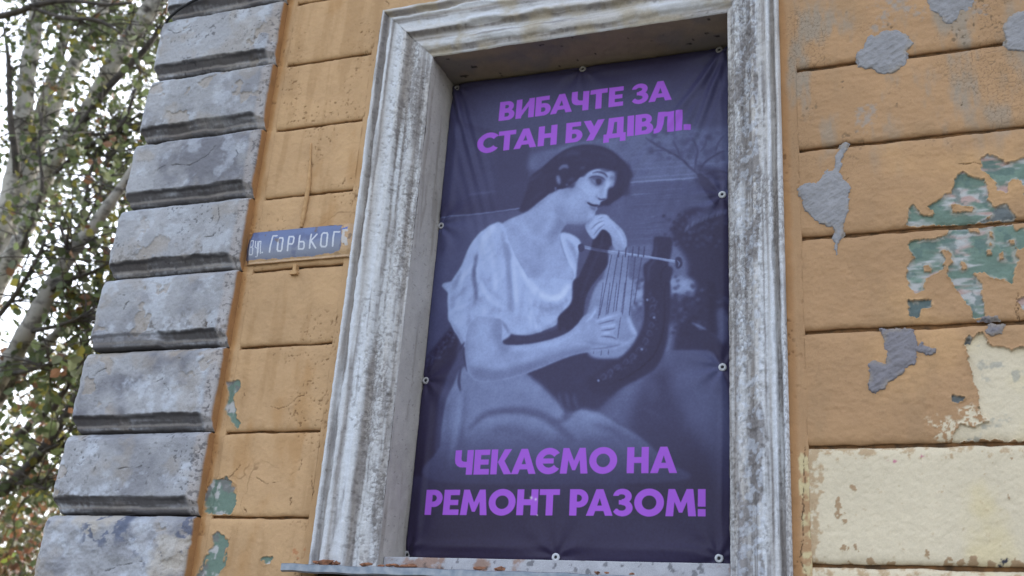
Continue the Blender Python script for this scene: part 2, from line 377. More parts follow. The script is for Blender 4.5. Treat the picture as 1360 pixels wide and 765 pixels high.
def right_fn(z0, z1, idx):
    def fn(X, Z):
        h = .0022 * fbm(X, Z, .14, 4, 121) + .0014 * fbm(X, Z, .035, 3, 122, .55, .02) + .0008 * fbm(X, Z, .012, 2, 123)
        c, pts = right_col(X, Z)
        h = h - .0015 * pts
        h = h - edges(X, Z, z0, z1, r=.009, d=.011)
        warp = .006 * fbm(X, Z, .018, 4, 131) + .004 * fbm(X, Z, .05, 2, 132) + .003 * fbm(X, Z, .007, 2, 134)
        for p in R_STAIN:
            m = (1 - sstep(-.012, .012, sdpoly(X, Z, p) + 3 * warp)) * sstep(-.5, .4, fbm(X, Z, .02, 4, 133)); c = lerp3(c, lin(146, 138, 130), .75 * m)
        # pale undercoat where the ochre has been lost
        cream = 0 * X; scuff = 0 * X
        if idx >= 6:
            cream = cream + (Z < JR[7])
            tex = fbm(X, Z, .018, 4, 141, .65)
            left_e = (X - (-.345))
            topz = JR[7] - Z
            loss = np.maximum(sstep(.075, .0, left_e + .02 * fbm(X, Z, .1, 3, 142)) * .9, sstep(.06, .005, topz + .02 * fbm(X, Z, .08, 3, 143)) * .8 * sstep(.9, .2, X + .3))
            if idx >= 8: loss = np.maximum(loss, .5)
            scuff = np.maximum(scuff, (Z < JR[7]) * sstep(-.35, .35, loss * 1.5 - .95 + tex))
        d = sdpoly(X, Z, CREAM_P, .08) + warp
        m1 = 1 - sstep(-.001, .001, d)
        m2 = (1 - sstep(-.01, .01, sdpoly(X, Z, SCUFF_P) + 2 * warp)) * sstep(-.15, .15, fbm(X, Z, .012, 4, 144, .6))
        cm = np.maximum(np.maximum(m1, m2), cream * 1.0)
        cc = np.broadcast_to(CREAM, c.shape) * (1 + .04 * fbm(X, Z, .2, 4, 145) + .03 * fbm(X, Z, .02, 3, 146))[..., None]
        cc = lerp3(cc, lin(204, 186, 136), .45 * sstep(.2, .8, fbm(X, Z, .18, 4, 147)))
        cc = lerp3(cc, lin(140, 142, 138), .6 * sstep(.45, .8, fbm(X, Z, .05, 4, 148, .6)) * m1)
        h = h - cm * .55 * (.0022 * fbm(X, Z, .14, 4, 121) + .0014 * fbm(X, Z, .035, 3, 122, .55, .02)) + cm * .0004 * fbm(X + Z * .8, Z - X * .8, .03, 3, 149, .5, .008)
        c = lerp3(c, cc, cm) if False else c * (1 - cm[..., None]) + cc * cm[..., None]
        c = c * (1 - (scuff * .8)[..., None]) + lin(168, 140, 106) * (scuff * .8)[..., None]
        h = h - .008 * m1 + .007 * np.exp(-(d / .006) ** 2) * (d > 0) * np.clip(.7 + .9 * fbm(X, Z, .025, 3, 166), 0, 2) + .0008 * scuff
        for i, p in enumerate(OCH_BITS):
            dd = sdpoly(X, Z, p) + 1.3 * warp; m = 1 - sstep(-.001, .001, dd); c = lerp3(c, lin(160, 134, 104), m); h = h + .0012 * m
        for p in INK: c = lerp3(c, lin(58, 58, 68), 1 - sstep(-.002, .002, sdpoly(X, Z, p) + 2 * warp))
        for p in MAGENTA: c = lerp3(c, lin(176, 70, 120), .7 * (1 - sstep(-.002, .002, sdpoly(X, Z, p))) * sstep(-.1, .4, fbm(X, Z, .01, 3, 150)))
        # flaked areas showing old green paint
        gm = 0 * X; dmin = np.ones(X.shape)
        for i, p in enumerate(R_GREEN):
            d = sdpoly(X, Z, p) + .7 * warp
            for q in (R_ISLE if i in (0, 1, 3) else []):
                d = np.maximum(d, -(sdpoly(X, Z, q) + .5 * warp))
            dmin = np.minimum(dmin, d)
            m = 1 - sstep(-.001, .001, d)
            g = np.broadcast_to(GREEN, c.shape) * (1 + .12 * fbm(X, Z, .04, 4, 160))[..., None]
            if i in (2, 4, 6, 7):
                g = np.broadcast_to(lin(98, 104, 106), c.shape) * (1 + .15 * fbm(X, Z, .03, 3, 161))[..., None]
                if i == 4: g = lerp3(g, lin(88, 106, 106), .7 + 0 * X)
            else:
                band = fbm(X, Z, .16, 4, 162, .6, .05)
                g = lerp3(g, CHALK, .95 * sstep(.0, .4, band))
                g = lerp3(g, PINK, .8 * sstep(.05, .4, fbm(X, Z, .10, 3, 163, .5, .035)) * sstep(-.1, .35, band))
                g = lerp3(g, lin(86, 106, 102), .7 * sstep(.2, .6, fbm(X, Z, .035, 4, 164)))
            c = c * (1 - m[..., None]) + g * m[..., None]
            gm = np.maximum(gm, m)
        lip = np.exp(-(dmin / .0032) ** 2) * (dmin > 0)
        rim = sstep(-.010, -.002, dmin + .006 * fbm(X, Z, .02, 3, 167)) * (dmin < -.0005) * sstep(-.2, .3, fbm(X, Z, .04, 2, 168))
        c = lerp3(c, lin(164, 158, 148), .7 * rim); h = h + .003 * rim
        h = h - .009 * gm + .0045 * lip * np.clip(.6 + 1.1 * fbm(X, Z, .025, 3, 165), 0, 2) + gm * .0008 * fbm(X, Z, .02, 3, 166)
        c = lerp3(c, lin(200, 166, 124), .35 * lip)
        for i, p in enumerate(R_CRACK):
            m = crack_mask(X, Z, p, .0014, .004, 170 + i); h = h - .004 * m; c = lerp3(c, lin(88, 68, 48), .8 * m)
        far = sstep(.62, .75, X)
        return h, c
    return fn
xr = np.concatenate([rng(-.345, .56, .0028), rng(.58, XEND, .03)])
for i in range(len(JR) - 1):
    z1, z0 = JR[i] - G * 1.45, JR[i + 1] + G * 1.45
    fine = i < 9
    relief("stucco_course", xr if fine else rng(-.345, XEND, .02), rng(z0, z1, .0028 if fine else .02), right_fn(z0, z1, i), M_STUCCO, building, wob=.0035)
# lower, plain courses down to the plinth, and upper courses to the eaves
def plain_fn(z0, z1):
    def fn(X, Z):
        return .002 * fbm(X, Z, .2, 3, 5) - edges(X, Z, z0, z1), left_col(X, Z)
    return fn
for z1, z0, a, b in ((-.03, -.37, -2.612, XEND), (-.37, -.71, -2.612, XEND), (3.71, 3.372, -2.612, XEND), (4.05, 3.71, -2.612, XEND), (4.39, 4.05, -2.612, XEND)):
    relief("stucco_course", rng(a, b, .03), rng(z0 + G, z1 - G, .02), plain_fn(z0 + G, z1 - G), M_STUCCO, building)
# below the sill, between the side courses
relief("stucco_course", rng(-2.145, -.347, .012), rng(-.03 + G, ZSILL - .06, .012), plain_fn(-.03 + G, ZSILL - .06), M_STUCCO, building)

# margins beside the surround and the quoins, where the grooves stop
def margin_fn(seed, c0, c1=None):
    def fn(X, Z):
        h = .0015 * fbm(X, Z, .08, 4, seed) + .0008 * fbm(X, Z, .02, 3, seed + 1)
        c = np.broadcast_to(c0, X.shape + (3,)) * (1 + .10 * fbm(X, Z, .15, 4, seed + 2) + .06 * fbm(X, Z, .02, 3, seed + 3))[..., None]
        pit = sstep(.6, .8, fbm(X, Z, .012, 2, seed + 4)) * sstep(.1, .5, fbm(X, Z, .15, 2, seed + 5))
        return h - .003 * pit, lerp3(c, lin(110, 76, 46), .7 * pit)
    return fn
def lm2_fn(X, Z):
    h, c = margin_fn(200, lin(190, 150, 98))(X, Z); t = sstep(-2.125, -2.140, X + .004 * fbm(X, Z, .06, 3, 206))
    return left_peel(X, Z, h, c * (1 - t[..., None]) + left_col(X, Z) * t[..., None])
relief("stucco_margin", rng(-2.165, XS0 + .01, .003), rng(JL[-1], ZT0 - .004, .006), lm2_fn, M_STUCCO, building)
def rm_fn(X, Z):
    h, c = margin_fn(210, ORANGE * .97)(X, Z)
    t = sstep(XS3 + .012, XS3 + .034, X + .004 * fbm(X, Z, .05, 3, 215))
    c = c * (1 - t[..., None]) + right_col(X, Z)[0] * t[..., None]
    low = (1 - sstep(.86, .89, Z + .01 * fbm(X, Z, .03, 2, 216))) * sstep(XS3 + .024, XS3 + .03, X + .006 * fbm(X, Z, .04, 4, 217))
    c = lerp3(c, lin(196, 180, 140), low * sstep(-.3, .3, fbm(X, Z, .02, 4, 218)))
    for i, p in enumerate([k3([(145, 110), (140, 200), (146, 300), (138, 420), (142, 520), (130, 640), (128, 668)]), k3([(110, 710), (130, 690), (128, 668)]), k3([(130, 700), (150, 730), (150, 765)])]):
        m = crack_mask(X, Z, p, .0018, .004, 220 + i); h = h - .005 * m; c = lerp3(c, lin(70, 55, 40), .9 * m)
    h = h + .012 * (1 - sstep(XS3 + .0, XS3 + .04, X))
    return h, c
relief("stucco_margin", rng(XS3 - .012, -.343, .0028), rng(JR[-1], 3.372, .004), rm_fn, M_STUCCO, building)
def lm_fn(X, Z):
    h, c = margin_fn(230, lin(184, 138, 86))(X, Z)
    t = sstep(-2.640, -2.612, X + .006 * fbm(X, Z, .06, 3, 236)); c = c * (1 - t[..., None]) + left_col(X, Z) * t[..., None]
    return left_peel(X, Z, h - .0015, lerp3(c, ORANGE, .6 * (1 - t)))
relief("stucco_margin", rng(XQ1 - .004, -2.5975, .0028), rng(JL[-1], 3.372, .005), lm_fn, M_STUCCO, building)

# ---------------------------------------------------------------- quoins
Q_CRACK = {1: [sv([(758, 135), (800, 150), (850, 128), (893, 115)], 0, 0, 3.4, -.07)],
           3: [sv([(705, 92), (745, 70), (800, 60), (855, 66), (900, 45), (940, 20), (970, -20)], 0, 200, 3.4, -.07), sv([(1070, 50), (1075, 20), (1068, 0)], 0, 200, 3.4, -.06)],
           4: [sv([(990, 578), (1030, 585), (1065, 585), (1090, 545), (1100, 490), (1118, 430), (1108, 330)], 110, 220, 6.168, -.07), sv([(240, 635), (265, 590), (270, 510)], 110, 220, 6.168, -.07)],
           5: [sv([(425, 292), (460, 315), (490, 320)], 90, 340, 6.168, -.07), sv([(400, 380), (415, 340), (440, 318)], 90, 340, 6.168, -.07), sv([(480, 440), (500, 390), (530, 365)], 90, 340, 6.168, -.07)],
           6: [sv([(380, 275), (420, 240), (465, 212)], 60, 450, 5.4625, -.07), sv([(858, 300), (862, 258)], 60, 450, 5.4625, -.07), sv([(520, 270), (510, 320)], 60, 450, 5.4625, -.07), sv([(820, 310), (850, 290), (880, 340), (900, 365)], 60, 450, 5.4625, -.07),
               sv([(1185, 320), (1205, 330), (1200, 450), (1175, 540), (1180, 620)], 60, 450, 5.4625, -.05)],
           7: [sv([(490, 235), (530, 228), (560, 240), (600, 215)], 30, 560, 3.73, -.07), sv([(750, 245), (790, 235)], 30, 560, 3.73, -.07), sv([(850, 160), (870, 150), (885, 165), (880, 200)], 30, 560, 3.73, -.06)],
           8: [sv([(430, 740), (480, 710), (600, 690)], 30, 560, 3.73, -.07)]}
def quoin_fn(z0, z1, idx):
    sd = 300 + idx * 13
    def fn(X, Z):
        Zw = Z + .004 * fbm(X, Z, .08, 3, sd); Xw = X + .004 * fbm(X, Z, .07, 3, sd + 1)
        b = Zw - z0; t = z1 - Zw; a = XQ1 - Xw; l = Xw - XQ0
        soft = .004 + .002 * (idx % 3)
        pb = np.interp(b, [-.01, 0, .012, .020, .030, .052, .066, .08], [.006, .010, .026, .030, .034, .058, .070, .070])
        if idx == 5:                      # lower left corner filled over with mortar
            fill = sstep(-2.93, -2.97, X + .02 * fbm(X, Z, .05, 3, sd + 2))
            pf = np.interp(b, [-.01, 0, .01, .03, .08], [.02, .045, .06, .068, .070]); pb = pb * (1 - fill) + pf * fill
        pt = np.interp(t, [-.01, 0, .008, .028, .05], [.02, .030, .044, .067, .070])
        pa = np.interp(a, [-.01, 0, .004, .016, .022, .048, .06], [.040, .046, .052, .056, .056, .069, .070])
        pl = np.interp(l, [-.01, 0, .012, .035, .06], [.015, .030, .048, .066, .070])
        h = np.minimum(np.minimum(pb, pt), np.minimum(pa, pl))
        rough = .004 * fbm(X, Z, .12, 4, sd + 3) + .0018 * fbm(X, Z, .03, 4, sd + 4) + .0008 * fbm(X, Z, .01, 2, sd + 5)
        if idx == 8: rough = rough * 1.6 + .006 * fbm(X, Z, .05, 3, sd + 6)
        h = h + rough
        # colour: chalky grey limewash, dark weathering in its own blotches, dark bands along the bottom moulding
        n = fbm(X, Z, .22, 5, sd + 7); n2 = fbm(X, Z, .05, 5, sd + 8, .6); n3 = fbm(X, Z, .013, 3, sd + 9)
        c = np.broadcast_to(GREY, X.shape + (3,)) * (1 + .10 * n + .08 * n2)[..., None]
        c = lerp3(c, lin(108, 108, 116), (.55 + .35 * ((idx * 7) % 3 == 0)) * sstep(-.1, .6, fbm(X, Z, .26, 5, sd + 10, .6)))
        c = lerp3(c, WHITE, (.30 + .05 * (idx % 2) + .12 * (idx > 5)) * sstep(.05, .6, fbm(X, Z, .09, 5, sd + 11, .6)))
        c = lerp3(c, lin(150, 142, 134), .45 * sstep(.2, .7, fbm(X, Z, .12, 4, sd + 12)))
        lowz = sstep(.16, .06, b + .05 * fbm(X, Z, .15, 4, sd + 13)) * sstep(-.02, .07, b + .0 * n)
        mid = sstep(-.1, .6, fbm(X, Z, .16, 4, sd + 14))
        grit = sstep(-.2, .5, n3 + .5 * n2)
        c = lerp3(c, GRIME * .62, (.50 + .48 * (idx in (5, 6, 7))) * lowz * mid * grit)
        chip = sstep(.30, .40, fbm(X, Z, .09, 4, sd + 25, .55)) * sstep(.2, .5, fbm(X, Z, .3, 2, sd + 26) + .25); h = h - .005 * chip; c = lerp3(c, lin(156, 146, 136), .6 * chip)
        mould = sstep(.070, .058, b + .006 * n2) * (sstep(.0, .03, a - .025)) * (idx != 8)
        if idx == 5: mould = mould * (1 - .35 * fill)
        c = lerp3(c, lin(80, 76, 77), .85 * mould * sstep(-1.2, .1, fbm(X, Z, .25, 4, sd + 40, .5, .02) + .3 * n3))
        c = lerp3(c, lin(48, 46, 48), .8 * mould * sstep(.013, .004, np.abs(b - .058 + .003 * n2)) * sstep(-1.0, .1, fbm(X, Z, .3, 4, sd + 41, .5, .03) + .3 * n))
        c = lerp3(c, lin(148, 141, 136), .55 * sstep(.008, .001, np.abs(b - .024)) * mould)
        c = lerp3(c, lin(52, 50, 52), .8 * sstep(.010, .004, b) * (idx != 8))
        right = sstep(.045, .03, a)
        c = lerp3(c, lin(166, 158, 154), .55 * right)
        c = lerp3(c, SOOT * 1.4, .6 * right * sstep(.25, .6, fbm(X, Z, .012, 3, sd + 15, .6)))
        spk = sstep(.62, .8, fbm(X, Z, .011, 2, sd + 16)) * sstep(-.1, .5, fbm(X, Z, .1, 3, sd + 17))
        spk = spk * (.35 + .65 * (idx % 3 == 1)); c = lerp3(c, SOOT, .6 * spk); h = h - .0012 * spk
        if idx == 8:
            blot = sstep(.15, .42, fbm(X, Z, .035, 4, sd + 18, .55)) * sstep(-.25, .35, fbm(X, Z, .2, 2, sd + 19))
            c = lerp3(c, lin(84, 92, 114), .8 * blot)
            c = lerp3(c, lin(176, 168, 158), .7 * sstep(.1, .5, fbm(X, Z, .16, 4, sd + 20)) * (1 - blot))
        for i, p in enumerate(Q_CRACK.get(idx, [])):
            m = crack_mask(X, Z, p, .0018, .003, sd + 30 + i); h = h - .006 * m; c = lerp3(c, lin(62, 60, 64), .75 * m)
        return h, c
    return fn
def quoin_sides(X, Y, Z, t, C):
    """the right-hand return is painted with the wall, the other rims stay grey"""
    m = ((X >= XQ1 - 1e-4) & (t > .2)).astype(np.float32)
    o = np.broadcast_to(ORANGE, C.shape) * (1 + .14 * fbm(Y, Z, .05, 4, 91))[..., None]
    C = lerp3(C, o, m)
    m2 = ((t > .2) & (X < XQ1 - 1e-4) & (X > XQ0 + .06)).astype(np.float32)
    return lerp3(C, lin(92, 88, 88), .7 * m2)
def quoin_dx(z0, z1, idx):
    """the corner return carries the same moulding, so the arris steps in at every joint"""
    def dx(X, Z):
        b = Z - z0; t = z1 - Z
        p = np.minimum(np.interp(b, [-.01, 0, .012, .030, .052, .07], [0, .004, .02, .026, .052, .070]), np.interp(t, [-.01, 0, .012, .04, .07], [.01, .024, .042, .064, .070]))
        w = .006 * fbm(Z, 0 * Z + idx, .09, 4, 330 + idx)
        return (.070 - p + w) * .75 * np.exp(-np.maximum(X - XQ0, 0) / .035) - .006 * max(0, idx - 2) * np.clip((-2.75 - X) / .5, 0, 1.1)
    return dx
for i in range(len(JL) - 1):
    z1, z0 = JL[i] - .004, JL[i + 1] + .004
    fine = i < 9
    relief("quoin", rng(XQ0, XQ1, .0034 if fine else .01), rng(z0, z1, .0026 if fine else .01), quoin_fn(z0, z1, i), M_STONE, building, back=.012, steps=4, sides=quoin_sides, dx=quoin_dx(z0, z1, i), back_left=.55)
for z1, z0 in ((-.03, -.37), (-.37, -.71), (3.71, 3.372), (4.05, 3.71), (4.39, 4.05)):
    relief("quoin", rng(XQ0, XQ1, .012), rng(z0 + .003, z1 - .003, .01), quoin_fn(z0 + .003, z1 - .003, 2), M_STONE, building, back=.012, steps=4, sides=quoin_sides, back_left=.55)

# ---------------------------------------------------------------- cores, side wall, plinth and eaves
def box(bm, x0, x1, y0, y1, z0, z1):
    vs = [bm.verts.new((x, y, z)) for x in (x0, x1) for y in (y0, y1) for z in (z0, z1)]
    for f in ((0, 1, 3, 2), (4, 6, 7, 5), (0, 4, 5, 1), (2, 3, 7, 6), (0, 2, 6, 4), (1, 5, 7, 3)):
        bm.faces.new([vs[i] for i in f])
def bm_obj(name, bm, mat, parent=None, smooth=False, bevel=0):
    bmesh.ops.recalc_face_normals(bm, faces=bm.faces)
    me = bpy.data.meshes.new(name); bm.to_mesh(me); bm.free()
    if smooth: me.polygons.foreach_set("use_smooth", [True] * len(me.polygons))
    return link(name, me, mat, parent)
bm = bmesh.new()
zb, zt = .25, 4.39 + EYE
box(bm, XQ0 + .07, XS1 - .03, .020, .40, zb, zt)
box(bm, XS2 + .03, XEND, .020, .40, zb, zt)
box(bm, XS1 - .03, XS2 + .03, .020, .40, ZT1 + .03 + EYE, zt)
box(bm, XS1 - .03, XS2 + .03, .020, .40, zb, ZSILL - .01 + EYE)
box(bm, XS1 - .03, XS2 + .03, .300, .40, ZSILL - .01 + EYE, ZT1 + .03 + EYE)
bm_obj("wall_core", bm, M_CORE, building)
M_SIDE = noisy("side_wall_stucco", tuple(OCHRE_L * .9), tuple(OCHRE_R), 3, .85, .3, .01)
bm = bmesh.new(); box(bm, XQ0 + .07, XEND, .42, 9.0, zb, zt); bm_obj("side_wall", bm, M_SIDE, building)
M_PLINTH = noisy("plinth_render", (.16, .16, .16), (.24, .23, .22), 12, .9, .4, .01)
bm = bmesh.new(); box(bm, XQ0 - .05, XEND + .03, -.11, 9.03, -.02, .89); bm_obj("plinth", bm, M_PLINTH, building)
bm = bmesh.new(); box(bm, XQ0 - .25, XEND + .2, -.30, 9.2, zt + .002, zt + .14); box(bm, XQ0 - .4, XEND + .3, -.45, 9.3, zt + .14, zt + .3)
bm_obj("cornice", bm, M_PLINTH, building)
# ---------------------------------------------------------------- window surround: moulded architrave
# profile across the moulding: share of the width from the outer edge -> how far it stands proud
PROF = np.array([[0, .0], [0, .030], [.012, .046], [.055, .052], [.075, .050], [.095, .036], [.115, .030], [.15, .030], [.175, .040], [.20, .050],
                 [.235, .050], [.255, .044], [.30, .041], [.44, .040], [.49, .047], [.525, .047], [.55, .034], [.58, .024], [.62, .022], [.70, .024], [.74, .033],
                 [.80, .036], [.86, .030], [.90, .018], [.95, .016], [.985, .018], [1, .010]])
def prof_resample(n):
    seg = np.r_[0, np.cumsum(np.hypot(np.diff(PROF[:, 0] * .24), np.diff(PROF[:, 1])))]
    t = np.linspace(0, seg[-1], n)
    return np.interp(t, seg, PROF[:, 0]), np.interp(t, seg, PROF[:, 1])
SU, SP = prof_resample(110)
SU_ = np.linspace(0, 1, 400); SP_ = np.convolve(np.pad(np.interp(SU_, PROF[1:, 0], PROF[1:, 1]), 6, mode='edge'), np.ones(13) / 13, 'valid')
def surround_col(U, L, seed, tone):
    """U across 0..1, L along in metres"""
    Xc = U * .25
    n = fbm(Xc, L, .03, 4, seed, .6, .5); n2 = fbm(Xc, L, .03, 5, seed + 1, .6, .16); n3 = fbm(Xc, L, .012, 3, seed + 2)
    c = np.broadcast_to(lin(190, 191, 194) * tone, U.shape + (3,)) * (1 + .05 * n)[..., None]
    c = lerp3(c, lin(176, 168, 160), .55 * sstep(-.2, .7, fbm(Xc, L, .05, 4, seed + 21, .55, .6)))
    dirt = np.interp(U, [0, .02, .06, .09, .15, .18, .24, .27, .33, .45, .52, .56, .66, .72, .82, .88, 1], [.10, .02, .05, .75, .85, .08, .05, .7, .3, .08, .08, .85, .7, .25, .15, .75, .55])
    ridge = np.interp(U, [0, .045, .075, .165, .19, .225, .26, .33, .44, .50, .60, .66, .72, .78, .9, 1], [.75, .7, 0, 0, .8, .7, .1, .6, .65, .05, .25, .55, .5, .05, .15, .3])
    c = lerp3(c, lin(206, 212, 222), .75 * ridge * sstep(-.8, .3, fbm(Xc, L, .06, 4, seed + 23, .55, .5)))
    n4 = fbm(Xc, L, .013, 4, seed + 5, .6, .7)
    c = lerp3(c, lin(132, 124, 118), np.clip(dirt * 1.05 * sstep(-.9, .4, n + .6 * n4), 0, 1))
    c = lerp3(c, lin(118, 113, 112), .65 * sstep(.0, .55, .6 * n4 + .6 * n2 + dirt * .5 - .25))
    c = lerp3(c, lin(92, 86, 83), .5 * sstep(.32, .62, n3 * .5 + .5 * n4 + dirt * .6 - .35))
    return c
def leg(xo, w, zlo, seed, tone, side, rough):
    nl = int(2.45 / .0032)
    V = []; Lp = np.linspace(0, 1, nl)
    U, T = np.meshgrid(SU, Lp)
    Uw = np.clip(U + (.022 * fbm(U * .1, T * 2.4, .16, 4, seed + 40) + .008 * fbm(U * .25, T * 2.4, .03, 3, seed + 41)) * sstep(0, .06, U) * sstep(1, .93, U), 0, 1)
    P = np.interp(Uw, SU_, SP_); P[:, :6] = SP[:6]
    ztop = ZT0 - (ZT0 - ZT1) * U
    Z = zlo + (ztop - zlo) * T
    X = xo + side * w * U
    fl = fbm(U * .25, Z, .022, 4, seed + 7, .6); big = fbm(U * .25, Z, .08, 3, seed + 8, .5, .3)
    cells = sstep(.1, .35, fbm(U * .25, Z, .014, 2, seed + 9)) * sstep(-.1, .4, fbm(U * .25, Z, .1, 3, seed + 10, .5, .4) + rough - .5) * sstep(.25, .4, U)
    D = P + rough * (.0022 * fl + .0016 * big) + .0018 * fbm(U * .25, Z, .5, 2, seed + 11) - .0022 * cells
    D[:, 0] = P[:, 0]
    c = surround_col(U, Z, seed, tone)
    if side < 0:      # flaked to bare grey in a long band
        band = np.interp(U, [0, .38, .46, .85, .9, 1], [0, 0, 1, .8, 0, 0])
        c = lerp3(c, lin(128, 124, 124), .85 * sstep(-.1, .25, fbm(U * .25, Z, .05, 4, seed + 12, .55, .16) + band - .85 + .2 * big))
        c = lerp3(c, WHITE * tone, .8 * sstep(.1, .4, fbm(U * .25, Z, .018, 3, seed + 13)) * band * .6)
    cb, cid = crackle(U * .25 + .004 * fbm(U * .25, Z, .02, 2, seed + 15), Z * .62, .011, seed + 16)
    zone = sstep(-.15, .3, fbm(U * .25, Z, .09, 3, seed + 17, .5, .35) + np.interp(U, [0, .35, .45, .6, .85, .95, 1], [-.5, -.3, .15, .35, .35, 0, -.3] if side < 0 else [-.6, -.25, .0, .3, .3, .1, -.2]))
    ck = (1 - sstep(.03, .16, cb)) * zone; lost = (cid > .74) * zone * sstep(.08, .2, cb)
    D = D - .0022 * ck + .0012 * zone * sstep(.1, .5, cb) * (cid - .3) - .0016 * lost
    c = lerp3(c, lin(82, 76, 74), .55 * ck); c = lerp3(c, lin(122, 117, 116), .6 * lost)
    c = lerp3(c, lin(86, 80, 78), .4 * cells * sstep(.0, .3, fbm(U * .25, Z, .008, 2, seed + 14)))
    return X, -D, Z, c
parts = []
for (xo, w, seed, tone, side, rough) in ((XS0, XS1 - XS0, 400, 1.0, 1, 1.0), (XS3, XS3 - XS2, 440, 1.0, -1, 1.5)):
    X, Y, Z, c = leg(xo, w, ZSILL - .02, seed, tone, side, rough)
    F = grid_faces(*X.shape)
    if side < 0: F = F[:, ::-1]
    me = np_mesh("architrave_jamb", np.stack([X, Y, Z + EYE], -1).reshape(-1, 3), F, c.reshape(-1, 3))
    link("architrave_jamb", me, M_STONE, building)
nl = int(1.75 / .0032)
U, T = np.meshgrid(SU, np.linspace(0, 1, nl))
Uw = np.clip(U + (.055 * fbm(T * 1.7, U * .1, .2, 4, 490) + .008 * fbm(T * 1.7, U * .25, .03, 3, 491)) * sstep(0, .06, U) * sstep(1, .93, U), 0, 1)
P = np.interp(Uw, SU_, SP_); P[:, :6] = SP[:6]
xl = XS0 + (XS1 - XS0) * U; xr_ = XS3 - (XS3 - XS2) * U
X = xl + (xr_ - xl) * T; Z = ZT0 - (ZT0 - ZT1) * U
D = P + .0018 * fbm(X, Z, .03, 4, 480) + .004 * fbm(X, U * .25, .25, 3, 481) * sstep(0, .1, U)
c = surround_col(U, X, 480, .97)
c = lerp3(c, lin(158, 146, 124), .65 * sstep(-.3, .5, fbm(X, Z, .1, 4, 486)))
F = grid_faces(*X.shape)[:, ::-1]
link("architrave_head", np_mesh("architrave_head", np.stack([X, -D, Z + EYE], -1).reshape(-1, 3), F, c.reshape(-1, 3)), M_STONE, building)

# reveals (inner faces of the opening)
def sheet(name, A, B, C_, nA, nB, colf, amp, seed, mat, flip=False):
    """rough sheet from corner A along AB and AC; colf(s, t) in metres"""
    A, B, C_ = (np.array(q, float) for q in (A, B, C_))
    eB = B - A; eC = C_ - A; nrm = np.cross(eB, eC); nrm /= np.linalg.norm(nrm)
    s, t = np.meshgrid(np.linspace(0, 1, nA), np.linspace(0, 1, nB))
    sm = s * np.linalg.norm(eB); tm = t * np.linalg.norm(eC)
    d = amp * fbm(sm, tm, .1, 4, seed) + amp * .4 * fbm(sm, tm, .02, 3, seed + 1)
    V = A + s[..., None] * eB + t[..., None] * eC + d[..., None] * nrm
    F = grid_faces(*s.shape)
    if flip: F = F[:, ::-1]
    return link(name, np_mesh(name, V.reshape(-1, 3), F, colf(sm, tm).reshape(-1, 3)), mat, building)
def jamb_col(s, t):
    c = np.broadcast_to(lin(176, 170, 164), s.shape + (3,)) * (1 + .08 * fbm(s, t, .2, 4, 501) + .06 * fbm(s, t, .03, 4, 502))[..., None]
    c = lerp3(c, lin(134, 126, 118), .5 * sstep(.2, .8, fbm(s, t, .03, 5, 503, .5, .3)))
    return lerp3(c, SOOT, .4 * sstep(.75, .95, fbm(s, t, .012, 3, 504)))
def soffit_col(s, t):
    c = np.broadcast_to(lin(150, 133, 110), s.shape + (3,)) * (1 + .15 * fbm(s, t, .25, 4, 511) + .06 * fbm(s, t, .03, 4, 512))[..., None]
    c = lerp3(c, lin(120, 116, 112), .6 * sstep(.0, .6, fbm(s, t, .2, 4, 513)))
    return lerp3(c, lin(40, 36, 32), .8 * sstep(.95, 1.05, fbm(s, t, .03, 2, 514)))
YB = .27
zs, zt_ = ZSILL - .02 + EYE, ZT1 + EYE
sheet("reveal_jamb", (XS1, -.012, zs), (XS1 - .004, YB, zs), (XS1, -.012, zt_ + .01), 40, 520, jamb_col, .0025, 500, M_STONE)
sheet("reveal_jamb", (XS2, -.012, zs), (XS2 + .004, YB, zs), (XS2, -.012, zt_ + .01), 40, 520, jamb_col, .0025, 505, M_STONE, True)
sheet("reveal_head", (XS1 - .005, -.012, zt_), (XS1 - .005, YB, zt_ + .004), (XS2 + .005, -.012, zt_), 40, 320, soffit_col, .003, 510, M_STONE)
bm = bmesh.new(); box(bm, XS1 - .02, XS2 + .02, YB - .012, YB + .02, zs, zt_ + .02)
bm_obj("window_board", bm, noisy("dark_boarding", (.05, .045, .04), (.08, .07, .06), 10), building)
# ---------------------------------------------------------------- sill
def sill_col(s, t):
    c = np.broadcast_to(lin(164, 164, 170), s.shape + (3,)) * (1 + .08 * fbm(s, t, .06, 4, 521))[..., None]
    c = lerp3(c, lin(138, 104, 82), .75 * sstep(.25, .6, fbm(s, t, .07, 5, 522, .6)))
    return lerp3(c, SOOT, .6 * sstep(.5, .7, fbm(s, t, .02, 3, 523)))
def sill_fn(X, Z):
    return .012 + .004 * fbm(X, Z, .06, 4, 520) + 0 * X, sill_col(X, Z)
bmz = ZSILL + .062
relief("sill_bed", rng(XS1 + .002, XS2 - .002, .004), rng(ZSILL - .03, bmz - .012, .004), lambda X, Z: (-.03 + .004 * fbm(X, Z, .06, 4, 520), sill_col(X, Z)), M_STONE, building, back=.255)
M_ZINC = noisy("galvanised_sheet", tuple(lin(118, 128, 142)), tuple(lin(146, 152, 162)), 40, .5, .2, .002, .75, .5)
bm = bmesh.new()
xa, xb, ya, yb = -2.190, -.330, -.105, .012
za = lambda x: .4615 - .0095 * (x - xa) + EYE
nseg = 40
rows = []
